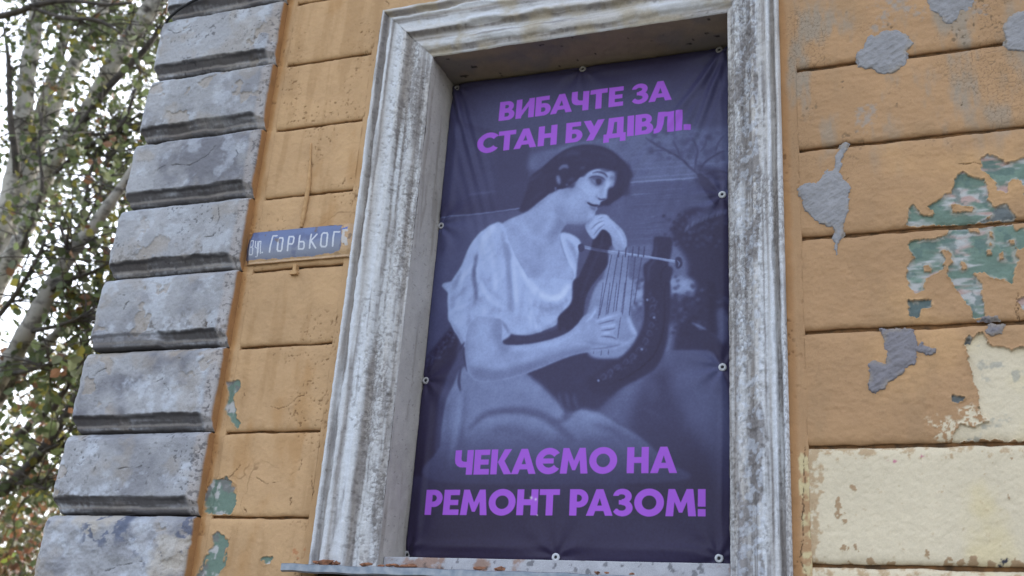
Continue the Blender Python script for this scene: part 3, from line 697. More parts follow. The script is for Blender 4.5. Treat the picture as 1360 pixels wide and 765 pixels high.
for i in range(nseg + 1):
    x = xa + (xb - xa) * i / nseg
    w = .0015 * math.sin(i * 1.7) + .001 * math.sin(i * .6 + 1)
    z = za(x) + w
    rows.append([bm.verts.new(q) for q in ((x, yb, z + .012), (x, ya + .004, z + .001), (x, ya, z - .001), (x, ya + .001, z - .024), (x, ya + .012, z - .029), (x, ya + .014, z - .026), (x, ya + .010, z - .006), (x, yb, z + .004))])
for i in range(nseg):
    for j in range(8):
        bm.faces.new((rows[i][j], rows[i][(j + 1) % 8], rows[i + 1][(j + 1) % 8], rows[i + 1][j]))
bm.faces.new(rows[0]); bm.faces.new(rows[-1][::-1])
bm_obj("sill_flashing", bm, M_ZINC, building)
relief("sill_apron", rng(-2.16, -.36, .008), rng(ZSILL - .13, ZSILL - .035, .005), lambda X, Z: (.05 + .004 * fbm(X, Z, .06, 4, 530), sill_col(X, Z) * .9), M_STONE, building, back=.02)
# crumbled plaster lying on the flashing
def lump(name, c, r, mat, seed, parent):
    rnd = random.Random(seed); bm = bmesh.new(); bmesh.ops.create_icosphere(bm, subdivisions=1, radius=1)
    for v in bm.verts:
        k = 1 + .9 * (rnd.random() - .5); v.co = Vector((v.co.x * r[0] * k, v.co.y * r[1] * k, v.co.z * r[2] * k)) + Vector(c)
    return bm_obj(name, bm, mat, parent)
M_BRICK = noisy("brick_crumbs", tuple(lin(150, 104, 78)), tuple(lin(110, 78, 62)), 60, .95, .4, .004)
rc = random.Random(12)
for i in range(26):
    u = rc.choice((rc.uniform(412, 448), rc.uniform(458, 560), rc.uniform(500, 552), rc.uniform(600, 930))); r = rc.uniform(.005, .015) * (1.1 if u < 560 else .7)
    p = survey(u, 748, rc.uniform(-.085, -.04))
    lump("plaster_crumb", (p[0], p[1], za(p[0]) + .008 + r * .35), (r * rc.uniform(1.2, 2.2), r, r * rc.uniform(.5, .9)), M_BRICK, i, building)

# ---------------------------------------------------------------- cement patches trowelled over the damage
PATCH = [("rounded grey cement patch over the groove", k8([(335, 245), (345, 218), (365, 205), (385, 165), (400, 150), (430, 148), (450, 133), (490, 126), (520, 128), (560, 148), (572, 165), (590, 182), (570, 196), (560, 215), (555, 240), (553, 270), (530, 290), (510, 303), (485, 314), (460, 316), (430, 306), (415, 298), (378, 292), (335, 288), (352, 266)])),
         ("grey cement patch at the top of the wall", k8([(630, -60), (640, 8), (650, 42), (688, 58), (705, 90), (735, 108), (770, 84), (788, 48), (812, 56), (830, 44), (845, 0), (860, -60), (760, -100)])),
         ("grey cement patch at the wall's right side", k8([(988, 70), (962, 98), (955, 120), (972, 140), (975, 165), (968, 190), (985, 216), (1052, 220), (1075, 250), (1050, 262), (1060, 290), (1140, 280), (1180, 160), (1120, 60), (1070, 35), (1035, 50)])),
         ("round cement patch with a cracked strip above and a drip below", k1([(85, 216), (105, 200), (122, 194), (165, 190), (188, 168), (196, 140), (215, 134), (230, 140), (236, 110), (246, 76), (262, 38), (284, 22), (298, 34), (290, 60), (274, 96), (262, 150), (270, 172), (290, 184), (308, 215), (300, 250), (299, 300), (286, 335), (280, 370), (280, 398), (258, 440), (256, 490), (242, 491), (236, 440), (235, 376), (210, 376), (185, 360), (165, 350), (145, 332), (122, 310), (108, 282), (104, 262), (90, 245)])),
         ("jagged grey filler patch under the groove", k2([(535, 140), (640, 142), (702, 140), (716, 178), (724, 226), (740, 190), (758, 214), (800, 240), (820, 238), (814, 266), (770, 276), (720, 262), (712, 330), (690, 328), (665, 350), (640, 376), (580, 410), (560, 440), (520, 468), (490, 475), (470, 452), (465, 432), (472, 392), (468, 322), (490, 300), (562, 312), (566, 280), (552, 240)])),
         ("small mauve filler patch just under the groove", k2([(1052, 150), (1090, 118), (1160, 116), (1162, 150), (1130, 176), (1080, 182)])),
         ("small mauve filler patch just above the groove", k2([(1030, 96), (1050, 76), (1080, 66), (1130, 70), (1140, 92), (1080, 100)]))]
def patch_obj(label, poly, seed):
    lo = poly.min(0) - .012; hi = poly.max(0) + .012
    xs = rng(lo[0], hi[0], .0022); zs_ = rng(lo[1], hi[1], .0022)
    X, Z = np.meshgrid(xs, zs_)
    d = sdpoly(X, Z, poly, .1) + .0042 * fbm(X, Z, .02, 4, seed) + .0025 * fbm(X, Z, .006, 2, seed + 8)
    t = sstep(.0015, -.004, d); dome = sstep(0, -.03, d)
    h = -.008 + .012 * t + .004 * dome + (.0016 * fbm(X, Z, .05, 4, seed + 1) + .0013 * fbm(X, Z, .012, 3, seed + 2) + .0022 * fbm(X + .6 * Z, Z - .6 * X, .05, 4, seed + 9, .6, .014) + .0015 * fbm(X, Z, .03, 3, seed + 5, .6)) * t
    cr = np.abs(fbm(X, Z, .06, 3, seed + 3)); h = h - .0015 * (1 - sstep(.0, .03, cr))
    c = np.broadcast_to(CEMENT if seed < 660 else lin(122, 119, 124), X.shape + (3,)) * (1 + .07 * fbm(X, Z, .06, 4, seed + 4) + .05 * fbm(X, Z, .015, 3, seed + 6))[..., None]
    c = lerp3(c, lin(150, 138, 122), .5 * sstep(-.02, -.002, d) * sstep(0, .5, fbm(X, Z, .05, 3, seed + 7)))
    V = np.stack([X, -h, Z + EYE], -1).reshape(-1, 3); F = grid_faces(*X.shape)
    cen = d.ravel()[F].min(1); F = F[cen < .002]
    used = np.unique(F); rm = np.full(len(V), -1); rm[used] = np.arange(len(used))
    o = link("cement_patch", np_mesh("cement_patch", V[used], rm[F], c.reshape(-1, 3)[used]), M_CEMENT, building)
    o["label"] = label
for i, (lb, p) in enumerate(PATCH): patch_obj(lb, p, 600 + i * 15)

# ---------------------------------------------------------------- street name plate
k5 = lambda pts, Y=0.: sv(pts, 300, 230, 4.5, Y)
def sdstroke(X, Z, strokes):
    d = np.ones(X.shape)
    for s in strokes: d = np.minimum(d, sdline(X, Z, np.array(s, float), .04))
    return d
GL = {'Г': ([[(0, 0), (0, 1), (.9, 1)]]), 'О': [[(.15, 0), (0, .12), (0, .88), (.15, 1), (.65, 1), (.8, .88), (.8, .12), (.65, 0), (.15, 0)]],
      'Р': [[(0, 0), (0, 1), (.6, 1), (.75, .9), (.75, .55), (.6, .45), (0, .45)]], 'Ь': [[(0, 1), (0, 0), (.6, 0), (.75, .12), (.75, .42), (.6, .53), (0, .53)]],
      'К': [[(0, 0), (0, 1)], [(.75, 1), (.12, .52), (.8, 0)], [(0, .52), (.12, .52)]],
      'В': [[(0, 0), (0, 1), (.55, 1), (.65, .9), (.65, .62), (.5, .53), (0, .53)], [(.5, .53), (.7, .42), (.7, .1), (.6, 0), (0, 0)]],
      'у': [[(0, .75), (0, .38), (.5, .3)], [(.55, .75), (.55, -.1), (.4, -.2), (.05, -.2)]], 'л': [[(0, 0), (.12, .1), (.15, .75), (.6, .75), (.6, 0)]], '.': [[(0, .02), (.06, .02)]]}
def sign_obj():
    root = empty("street_name_plate", (-2.39, 0, 1.78 + EYE))
    tag(root, "worn blue enamel street name plate with white letters, half painted over with ochre", "street sign")
    clean = k5([(128, 528), (134, 470), (148, 405), (172, 366), (200, 354), (330, 340), (412, 338), (440, 330), (470, 322), (500, 320), (600, 315), (706, 322), (709, 380), (703, 446), (690, 470), (640, 487), (500, 505), (400, 514), (250, 522)])
    frag = [k5([(706, 336), (740, 330), (744, 348), (708, 352)])]
    fragw = [k5([(712, 350), (746, 344), (748, 358), (726, 362), (720, 430), (706, 430)]), k5([(726, 392), (738, 402), (744, 440), (728, 448), (722, 425)])]
    x0, x1 = -2.640, -2.128; zc = 1.781
    xs = rng(x0, x1, .0011); zs_ = rng(1.704, 1.852, .0011)
    X, Z = np.meshgrid(xs, zs_)
    w = .0035 * fbm(X, Z, .03, 4, 701) + .0015 * fbm(X, Z, .008, 2, 702)
    # domed plate
    u = (X - x0) / (x1 - x0) * 2 - 1; v = (Z - zc) / .068
    h = .012 + .012 * (1 - np.clip(np.abs(v), 0, 1) ** 2.2) - .008 * sstep(.9, 1.0, np.abs(u))
    d = sdpoly(X, Z, clean, .1) + w
    paint = sstep(-.0006, .0006, d)
    blue = np.broadcast_to(lin(88, 102, 140), X.shape + (3,)).copy()
    blue = blue * (1 + .10 * fbm(X, Z, .08, 4, 703))[..., None]
    grey_low = sstep(.04, -.04, Z - zc + .012 * fbm(X, Z, .1, 4, 704))  # blue turns greyer towards the bottom of the plate
    blue = lerp3(blue, lin(116, 121, 136), .85 * grey_low)
    blue = lerp3(blue, lin(70, 76, 112), .6 * sstep(.2, .7, fbm(X, Z, .05, 4, 705)))
    letters = np.ones(X.shape)
    def put(ch, bx, ix, by, ty, wd, st):
        """one letter: box in crop pixels (bottom-left x, italic lean, bottom y, top y, width)"""
        nonlocal letters
        out = []
        for s in GL[ch]:
            out.append(k5([(bx + a * wd + b * ix, by + (ty - by) * b) for a, b in s], -.02))
        letters = np.minimum(letters, sdstroke(X, Z, out) - st)
    put('В', 140, 10, 488, 405, 28, .0020); put('у', 176, 6, 480, 385, 24, .0020); put('л', 192, 6, 480, 386, 26, .0020); put('.', 218, 0, 476, 400, 30, .0030)
    put('Г', 262, 20, 472, 374, 26, .0036); put('О', 308, 10, 466, 388, 34, .0036); put('Р', 370, 10, 462, 380, 40, .0036); put('Ь', 436, 8, 454, 374, 42, .0036)
    put('К', 502, 10, 448, 366, 44, .0036); put('О', 568, 8, 440, 358, 44, .0036); put('Г', 640, 8, 436, 352, 36, .0036)
    lm = 1 - sstep(-.0006, .0006, letters + .0006 * fbm(X, Z, .006, 2, 706))
    lc = lin(186, 189, 198) * (1 + .06 * fbm(X, Z, .03, 3, 707))[..., None]
    blue = blue * (1 - lm[..., None] * .92) + lc * lm[..., None] * .92
    blue = lerp3(blue, lin(96, 78, 62), .7 * sstep(.85, .95, fbm(X, Z, .03, 4, 708)) )
    och = np.broadcast_to(OCHRE_L * .95, X.shape + (3,)) * (1 + .08 * fbm(X, Z, .04, 4, 709))[..., None]
    och = lerp3(och, lin(110, 88, 66), .8 * sstep(.35, .6, fbm(X, Z, .02, 4, 710)) * sstep(.5, 1, np.abs(u)))
    edge = np.exp(-(d / .0025) ** 2) * (d > -.001)
    c = blue * (1 - paint[..., None]) + och * paint[..., None]
    c = lerp3(c, lin(96, 66, 40), .5 * edge)
    for p in frag: c = lerp3(c, lin(72, 96, 160), 1 - sstep(-.001, .001, sdpoly(X, Z, p) + w))
    for p in fragw: c = lerp3(c, lin(176, 170, 166), 1 - sstep(-.001, .001, sdpoly(X, Z, p) + w))
    lefte = sstep(x0 + .020, x0 + .008, X + .006 * fbm(X, Z, .03, 3, 711))
    c = lerp3(c, lin(66, 66, 88), .85 * lefte)
    h = h + .0016 * paint + .0012 * paint * fbm(X, Z, .02, 3, 712) - .014 * sstep(x0 + .03, x0, X)
    k = 3
    Xp, Zp, Yp = (np.pad(q, k, mode='edge') for q in (X, Z, -h))
    Cp = np.stack([np.pad(c[..., i], k, mode='edge') for i in range(3)], -1)
    nr, nc = Xp.shape
    ring = np.minimum(np.minimum(np.arange(nr), np.arange(nr)[::-1])[:, None], np.minimum(np.arange(nc), np.arange(nc)[::-1])[None, :])
    t = np.clip((k - ring) / k, 0, 1); Yp = Yp * (1 - t) - .001 * t
    V = np.stack([Xp, Yp, Zp + EYE], -1).reshape(-1, 3) - np.array(root.location)
    link("plate", np_mesh("plate", V, grid_faces(nr, nc), Cp.reshape(-1, 3)), painted("worn_enamel", .38, 200, .05, .1, 150, .001, .5), root)
    # bracket ears nailed above and below
    for (pts, hw) in ((k5([(418, 560), (420, 604)]), .0075),):
        bm = bmesh.new(); (ax, az), (bx, bz) = pts
        box(bm, (ax + bx) / 2 - hw, (ax + bx) / 2 + hw, -.016, .01, bz + EYE, az + .006 + EYE)
        box(bm, (ax + bx) / 2 - hw * 2.2, (ax + bx) / 2 + hw * 2.2, -.019, .009, bz - .006 + EYE, bz + .008 + EYE)
        bmesh.ops.translate(bm, verts=bm.verts, vec=-Vector(root.location))
        bm_obj("fixing_tab", bm, M_TAB, root)
M_TAB = noisy("ochre_painted_metal", tuple(lin(184, 149, 108)), tuple(lin(168, 132, 92)), 60, .8, .3, .003)
sign_obj()

def tube(bm, pts, radii, n=8, cap=True):
    """tapered tube along points, appended to bm"""
    pts = [Vector(p) for p in pts]; rings = []
    up = Vector((0.13, .21, 1)).normalized()
    for i, p in enumerate(pts):
        t = (pts[min(i + 1, len(pts) - 1)] - pts[max(i - 1, 0)]).normalized()
        a = t.cross(up if abs(t.dot(up)) < .97 else Vector((1, 0, 0))).normalized(); b = t.cross(a)
        r = radii[i] if hasattr(radii, '__len__') else radii
        rings.append([bm.verts.new(p + (a * math.cos(2 * math.pi * k / n) + b * math.sin(2 * math.pi * k / n)) * r) for k in range(n)])
    for A, B in zip(rings, rings[1:]):
        for k in range(n): bm.faces.new((A[k], A[(k + 1) % n], B[(k + 1) % n], B[k]))
    if cap: bm.faces.new(rings[0][::-1]); bm.faces.new(rings[-1])
def spline(P, n):
    """Catmull-Rom through rows of P"""
    P = np.asarray(P, float); Q = np.vstack([2 * P[0] - P[1], P, 2 * P[-1] - P[-2]]); out = []
    for i in range(1, len(Q) - 2):
        for j in range(n):
            t = j / n; a, b, c, d = Q[i - 1], Q[i], Q[i + 1], Q[i + 2]
            out.append(.5 * (2 * b + (c - a) * t + (2 * a - 5 * b + 4 * c - d) * t * t + (3 * b - a - 3 * c + d) * t ** 3))
    out.append(P[-1]); return np.array(out)
# cable painted over with the wall, running down to the plate
P = [survey(u, v, -.004) for u, v in ((413, 190), (411, 232), (409, 252), (405, 275), (402, 292), (400, 302))]
bm = bmesh.new(); Pp = spline(P, 8); tube(bm, Pp, [.004 + .0065 * sstep(0, 14, i) + .001 * math.sin(i * 1.3) - .004 * sstep(28, 40, i) for i in range(len(Pp))], 8)
tag(bm_obj("wall_cable", bm, M_TAB, None, True), "short cable painted ochre on the wall above the blue street plate", "cable")
# dark cable crossing the topmost grey quoin
M_CABLE = noisy("black_cable", (.012, .012, .014), (.02, .02, .022), 40, .6)
P = [survey(u, v, y) for u, v, y in ((214, 45, .10), (219, 34, -.03), (224, 25, -.075), (236, 14, -.095), (250, 5, -.095), (265, -3, -.09), (290, -18, -.085), (330, -36, -.085))]
bm = bmesh.new(); tube(bm, spline(P, 8), .0072, 8)
tag(bm_obj("black_cable", bm, M_CABLE, None, True), "thin black cable drooping across the topmost grey quoin block", "cable")

# ---------------------------------------------------------------- printed banner
YBAN = .20
BX0, BX1, BZ0, BZ1 = -1.8535, -.629, .534, 2.6065      # facade x, height above the eye
MM = .00125                                        # metres per print pixel
PW, PH = int((BX1 - BX0) / MM), int((BZ1 - BZ0) / MM)
tone = np.full((PH, PW), .40, np.float32)             # grey-scale picture, 0 dark .. 1 light
def cv(pts, ox=0, oy=0, k=1.0):
    """photo points -> print pixels"""
    q = sv(pts, ox, oy, k, YBAN); return np.stack([(q[:, 0] - BX0) / MM, (BZ1 - q[:, 1]) / MM], 1)
A5 = lambda pts: cv(pts, 560, 170, 3.06)
A6 = lambda pts: cv(pts, 540, 380, 3.0909)
def gblur(a, s):
    if s < .3: return a
    r = max(1, int(3 * s)); x = np.arange(-r, r + 1); g = np.exp(-.5 * (x / s) ** 2); g /= g.sum()
    if s > 6:
        b = a.astype(np.float64); wd = int(s * 1.9) | 1
        for _ in range(3):
            for ax in (0, 1):
                p = np.pad(b, [(wd // 2 + 1, wd // 2) if i == ax else (0, 0) for i in (0, 1)], mode='edge'); cs = np.cumsum(p, ax)
                b = (np.take(cs, range(wd, cs.shape[ax]), ax) - np.take(cs, range(0, cs.shape[ax] - wd), ax)) / wd
        return b.astype(np.float32)
    for ax in (0, 1):
        p = np.pad(a, [(r, r) if i == ax else (0, 0) for i in (0, 1)], mode='edge')
        a = sum(g[j] * np.take(p, range(j, j + a.shape[ax]), ax) for j in range(2 * r + 1))
    return a.astype(np.float32)
def pmask(pts, pad=4):
    """polygon coverage in a window: (y0, x0, mask)"""
    x0 = max(0, int(pts[:, 0].min()) - pad); x1 = min(PW, int(pts[:, 0].max()) + pad + 1)
    y0 = max(0, int(pts[:, 1].min()) - pad); y1 = min(PH, int(pts[:, 1].max()) + pad + 1)
    if x1 <= x0 or y1 <= y0: return None
    px, py = np.meshgrid(np.arange(x0, x1) + .5, np.arange(y0, y1) + .5)
    ins = np.zeros(px.shape, bool); n = len(pts)
    for i in range(n):
        ax, ay = pts[i]; bx, by = pts[(i + 1) % n]
        if ay == by: continue
        rows = ((ay > py[:, 0]) != (by > py[:, 0]))
        if not rows.any(): continue
        xi = (bx - ax) * (py[rows, 0] - ay) / (by - ay) + ax
        ins[rows] ^= px[rows] < xi[:, None]
    return y0, x0, ins.astype(np.float32)
CLIP = None
def smooth_poly(p, n=6):
    P = np.vstack([p[-1:], p, p[:2]]); out = []
    for i in range(1, len(P) - 2):
        a, b, c, d = P[i - 1], P[i], P[i + 1], P[i + 2]
        for j in range(n):
            t = j / n; out.append(.5 * (2 * b + (c - a) * t + (2 * a - 5 * b + 4 * c - d) * t * t + (3 * b - a - 3 * c + d) * t ** 3))
    return np.array(out)
def fill(pts, v, blur=2.0, al=1.0, curve=True, clip=None):
    p = smooth_poly(pts) if curve else pts
    r = pmask(p, int(3 * blur) + 3)
    if r is None: return
    y0, x0, m = r; m = gblur(m, blur) * al
    if clip is not None: m = m * clip[y0:y0 + m.shape[0], x0:x0 + m.shape[1]]
    w = tone[y0:y0 + m.shape[0], x0:x0 + m.shape[1]]
    w[...] = w * (1 - m) + v * m
def brush(pts, wd, v, blur=1.5, al=1.0, clip=None, taper=True, n=10):
    """tapered stroke along a curve; wd in print pixels"""
    c = spline(pts, n); t = np.gradient(c, axis=0); t /= np.linalg.norm(t, axis=1)[:, None] + 1e-9
    nn = np.stack([-t[:, 1], t[:, 0]], 1); s = np.linspace(0, 1, len(c))
    ww = wd * .5 * ((np.sin(np.pi * np.clip(s * .9 + .05, 0, 1)) ** .6) if taper else np.ones(len(c)))
    fill(np.vstack([c + nn * ww[:, None], (c - nn * ww[:, None])[::-1]]), v, blur, al, False, clip)
def cover(pts, blur=2, curve=True):
    m = np.zeros((PH, PW), np.float32); p = smooth_poly(pts) if curve else pts; r = pmask(p, 4)
    y0, x0, q = r; m[y0:y0 + q.shape[0], x0:x0 + q.shape[1]] = q
    return gblur(m, min(blur, 5))
gy, gx = np.mgrid[0:PH, 0:PW]
gxn, gyn = gx / PW, gy / PH
# --- backdrop: dim hall wall at the left, sea and sky at the right
tone[...] = .30 + .14 * sstep(.08, .3, gyn) * sstep(.2, .9, gxn)
tone += .05 * fbm(gx, gy, 260, 4, 801)
fill(A5([(60, -60), (440, 60), (436, 200), (418, 335), (60, 366)]), .235, 5, .9, False)
fill(A5([(60, -40), (300, 40), (296, 280), (60, 300)]), .31, 12, .7, False)
fill(A5([(440, 110), (620, 60), (900, 20), (1250, -10), (1250, 196), (1000, 208), (840, 228), (700, 240), (430, 170)]), .44, 8, .95, False)
for y, a, al in ((222, .70, .8), (205, .58, .5), (170, .54, .5), (150, .50, .4), (120, .5, .3)):
    brush(A5([(790, y + 8), (930, y - 4), (1080, y - 16), (1240, y - 34)]), 5, a, 2.2, al)
fill(A5([(820, 235), (1240, 200), (1240, 470), (820, 480)]), .37, 6, .9, False)
rr = random.Random(4)
for i in range(90):
    y = rr.uniform(240, 460); x = rr.uniform(800, 1150); l = rr.uniform(40, 160)
    brush(A5([(x, y), (x + l * .5, y - 3), (x + l, y - 8)]), rr.uniform(1.5, 4), rr.choice([.30, .46, .5, .44]), 1.5, rr.uniform(.2, .6))
for i in range(40):
    y = rr.uniform(60, 210); x = rr.uniform(640, 1150); l = rr.uniform(60, 200)
    brush(A5([(x, y), (x + l * .5, y - 6), (x + l, y - 14)]), rr.uniform(3, 8), rr.choice([.40, .50, .46]), 3, rr.uniform(.2, .5))
brush(A5([(70, 362), (200, 352), (320, 340), (430, 326)]), 5, .56, 1.6, .9, None, False)
brush(A5([(190, 272), (240, 266), (300, 258)]), 6, .46, 3, .7)
fill(A5([(60, 368), (420, 336), (430, 500), (200, 700), (60, 780)]), .36, 5, .85, False)
# tree at the right
for pts, w_, v in ((([(1250, 345), (1200, 290), (1160, 235), (1125, 185)]), 34, .20), (([(1130, 195), (1090, 160), (1050, 122), (1000, 95), (940, 62), (910, 40)]), 7, .22), (([(1110, 175), (1115, 130), (1120, 90), (1100, 40)]), 6, .24),
                   (([(1125, 185), (1150, 140), (1190, 110), (1230, 90)]), 7, .22), (([(1150, 190), (1200, 175), (1245, 180)]), 10, .22), (([(1050, 122), (1040, 90), (1020, 50)]), 5, .26), (([(1000, 95), (960, 92), (925, 100)]), 4, .27), (([(1190, 110), (1200, 70), (1225, 30)]), 5, .26), (([(1130, 100), (1150, 70), (1160, 30)]), 4, .28)):
    brush(A5(pts), w_, v, 2.0, .85)
for i in range(70):
    x = rr.uniform(900, 1230); y = rr.uniform(10, 130); fill(A5([(x, y), (x + 14, y - 5), (x + 20, y + 8), (x + 4, y + 12)]), rr.choice([.26, .28, .34]), 4, .45)
for i in range(40):
    x = rr.uniform(1100, 1235); y = rr.uniform(150, 240); fill(A5([(x, y), (x + 18, y - 8), (x + 24, y + 12), (x + 4, y + 14)]), rr.choice([.22, .25]), 5, .5)
# shrubbery
fill(A5([(1020, 420), (1045, 360), (1100, 325), (1170, 330), (1250, 320), (1260, 1200), (1010, 1120), (1060, 700), (1085, 560), (1030, 460)]), .15, 7, .95)
for i in range(120):
    x = rr.gauss(1110, 60); y = rr.uniform(340, 480); fill(A5([(x, y), (x + 10, y - 6), (x + 16, y + 4), (x + 4, y + 10)]), rr.choice([.12, .3, .34, .2]), 2.5, .6)
brush(A5([(1075, 420), (1110, 375), (1170, 345), (1245, 338)]), 24, .40, 6, .7)
for i in range(50):
    t = rr.random(); x = 1070 + 170 * t; y = 420 - 85 * t ** .6; brush(A5([(x, y + 14), (x + 3, y), (x + 8, y - rr.uniform(4, 14))]), 3, .46, 1.8, .5)
fill(A5([(845, 640), (900, 655), (1000, 620), (1060, 605), (1110, 625), (1100, 680), (1000, 690), (900, 700), (840, 700)]), .64, 7, .95)
for i in range(90):
    x = rr.uniform(840, 1110); y = rr.uniform(605, 745); fill(A5([(x, y), (x + 9, y - 8), (x + 18, y - 2), (x + 8, y + 8)]), rr.choice([.70, .6, .28, .2, .62]), 3, .6)
fill(A5([(1000, 690), (1120, 690), (1120, 760), (1000, 800)]), .20, 8, .8)
for i in range(60):
    x = rr.uniform(1080, 1320); y = rr.uniform(0, 200); fill(A6([(x, y), (x + 12, y - 6), (x + 22, y + 2), (x + 8, y + 10)]), rr.choice([.12, .12, .35, .45, .2]), 3, .55)
brush(A6([(1170, 150), (1200, 165), (1230, 178)]), 9, .55, 2.5, .8); fill(A6([(1262, 110), (1300, 90), (1318, 130), (1310, 230), (1275, 210)]), .52, 7, .7)
brush(A6([(1250, -20), (1255, 90), (1262, 200)]), 22, .12, 5, .8, None, False)
# stone block at the lower right
fill(A6([(1060, 275), (1080, 265), (1238, 262), (1262, 276), (1292, 330), (1320, 430), (1335, 780), (960, 780), (960, 560), (1010, 400), (1040, 330)]), .40, 3, .95, False)
fill(A6([(940, 480), (1060, 330), (1090, 420), (1150, 560), (1240, 700), (1240, 900), (900, 900)]), .20, 16, .8)
fill(A6([(980, 420), (1005, 375), (1035, 395), (1035, 450), (1000, 480)]), .34, 9, .6); brush(A6([(960, 495), (1010, 520), (1045, 540)]), 12, .33, 6, .6)
# dark chair back at the left
fill(A6([(75, 290), (185, 165), (215, 220), (205, 290), (160, 380), (130, 470), (112, 780), (20, 780), (40, 400)]), .12, 5, .95, False)
for i in range(70):
    a = rr.random(); x = 80 + 110 * a + rr.uniform(-14, 14); y = 300 - 130 * a + rr.uniform(-5, 40); fill(A6([(x, y), (x + 7, y - 6), (x + 12, y + 2), (x + 3, y + 7)]), rr.choice([.30, .36, .2, .08]), 2, .7)
for i in range(22):
    fill(A5([(60 + rr.uniform(0, 40), 410 + rr.uniform(0, 110))] * 1 + [(100, 440), (98, 480), (70, 520)]), .28, 5, .06)
# --- seated woman with the lyre
skirt = A6([(240, 330), (195, 400), (165, 470), (148, 560), (140, 660), (128, 800), (1100, 800), (1060, 720), (1000, 655), (930, 600), (860, 565), (790, 520), (720, 506), (660, 530), (630, 470), (560, 400), (500, 360), (380, 330)])
fill(skirt, .54, 4, 1)
SK = cover(skirt, 4)
fill(A6([(150, 380), (250, 400), (230, 560), (180, 800), (110, 800)]), .54, 16, .7, True, SK)
fill(A6([(130, 640), (1100, 640), (1100, 830), (130, 830)]), .30, 40, .5, True, SK)
for pts, w_, v, al in (([(260, 590), (330, 530), (450, 515), (560, 535), (640, 590), (690, 640)], 26, .36, .8), ([(250, 620), (330, 556), (450, 540), (560, 570), (620, 620)], 16, .53, .7), ([(640, 570), (700, 520), (760, 530), (800, 560)], 22, .55, .6), ([(620, 560), (650, 545), (680, 520)], 24, .30, .8),
                       ([(300, 400), (380, 420), (480, 415), (560, 440)], 30, .53, .5), ([(220, 440), (215, 540), (190, 660), (180, 740)], 18, .58, .6), ([(245, 420), (240, 520), (220, 640)], 12, .36, .5), ([(620, 450), (630, 520), (640, 560)], 12, .56, .6), ([(650, 460), (660, 500), (680, 520)], 10, .5, .6), ([(690, 470), (700, 505), (715, 520)], 8, .5, .5),
                       ([(760, 560), (860, 600), (930, 660)], 24, .40, .6), ([(330, 600), (420, 590), (520, 620), (600, 680)], 26, .40, .5), ([(180, 420), (170, 520), (160, 620)], 10, .40, .5)):
    brush(A6(pts), w_, v + (.05 if v > .47 else 0), 7, al, SK)
# dark sash and drapery behind the forearm
fill(A6([(395, 200), (520, 200), (640, 170), (700, 130), (760, 260), (860, 300), (900, 390), (820, 480), (780, 510), (720, 500), (690, 515), (655, 500), (620, 470), (560, 410), (510, 370), (420, 260)]), .19, 7, 1)
for pts in ([(420, 210), (500, 222), (600, 205)], [(430, 190), (520, 196), (610, 180)]): brush(A6(pts), 9, .24, 3, .7)
for x in (630, 660, 690): brush(A6([(x, 440), (x + 4, 470), (x + 14, 505)]), 12, .36, 4, .7)
# hair at the back and neck shadow
hair = A5([(400, 340), (412, 310), (428, 262), (446, 222), (470, 200), (500, 160), (526, 136), (555, 112), (598, 86), (660, 71), (720, 76), (770, 96), (812, 128), (838, 166), (846, 196), (836, 240), (812, 278), (780, 300), (764, 312), (740, 320), (640, 330), (580, 300), (540, 285), (480, 300), (440, 325)])
fill(hair, .14, 3.5, 1)
HR = cover(hair, 3)
# neck, chest and shoulder
skin = A5([(330, 392), (420, 348), (480, 306), (535, 262), (570, 240), (640, 240), (690, 300), (670, 385), (600, 392), (578, 410), (565, 445), (585, 520), (622, 590), (600, 640), (560, 690), (520, 700), (480, 690), (430, 600), (380, 520), (345, 450)])
fill(skin, .74, 3, 1)
SN = cover(skin, 3)
fill(A5([(530, 470), (500, 540), (470, 600), (440, 560), (470, 490), (520, 420), (560, 400)]), .64, 16, .7, True, SN)
fill(A5([(590, 392), (660, 384), (640, 350), (580, 340), (540, 400), (520, 470), (560, 450), (568, 420)]), .54, 9, .7, True, SN)
brush(A5([(540, 300), (500, 380), (470, 450), (460, 500)]), 20, .68, 8, .6, SN); brush(A5([(400, 400), (450, 440), (500, 460), (550, 450)]), 14, .80, 8, .6, SN)
brush(A5([(500, 640), (520, 600), (530, 560)]), 26, .80, 10, .5, SN)
brush(A5([(430, 345), (480, 310), (530, 268), (560, 250)]), 16, .60, 5, .6, SN)
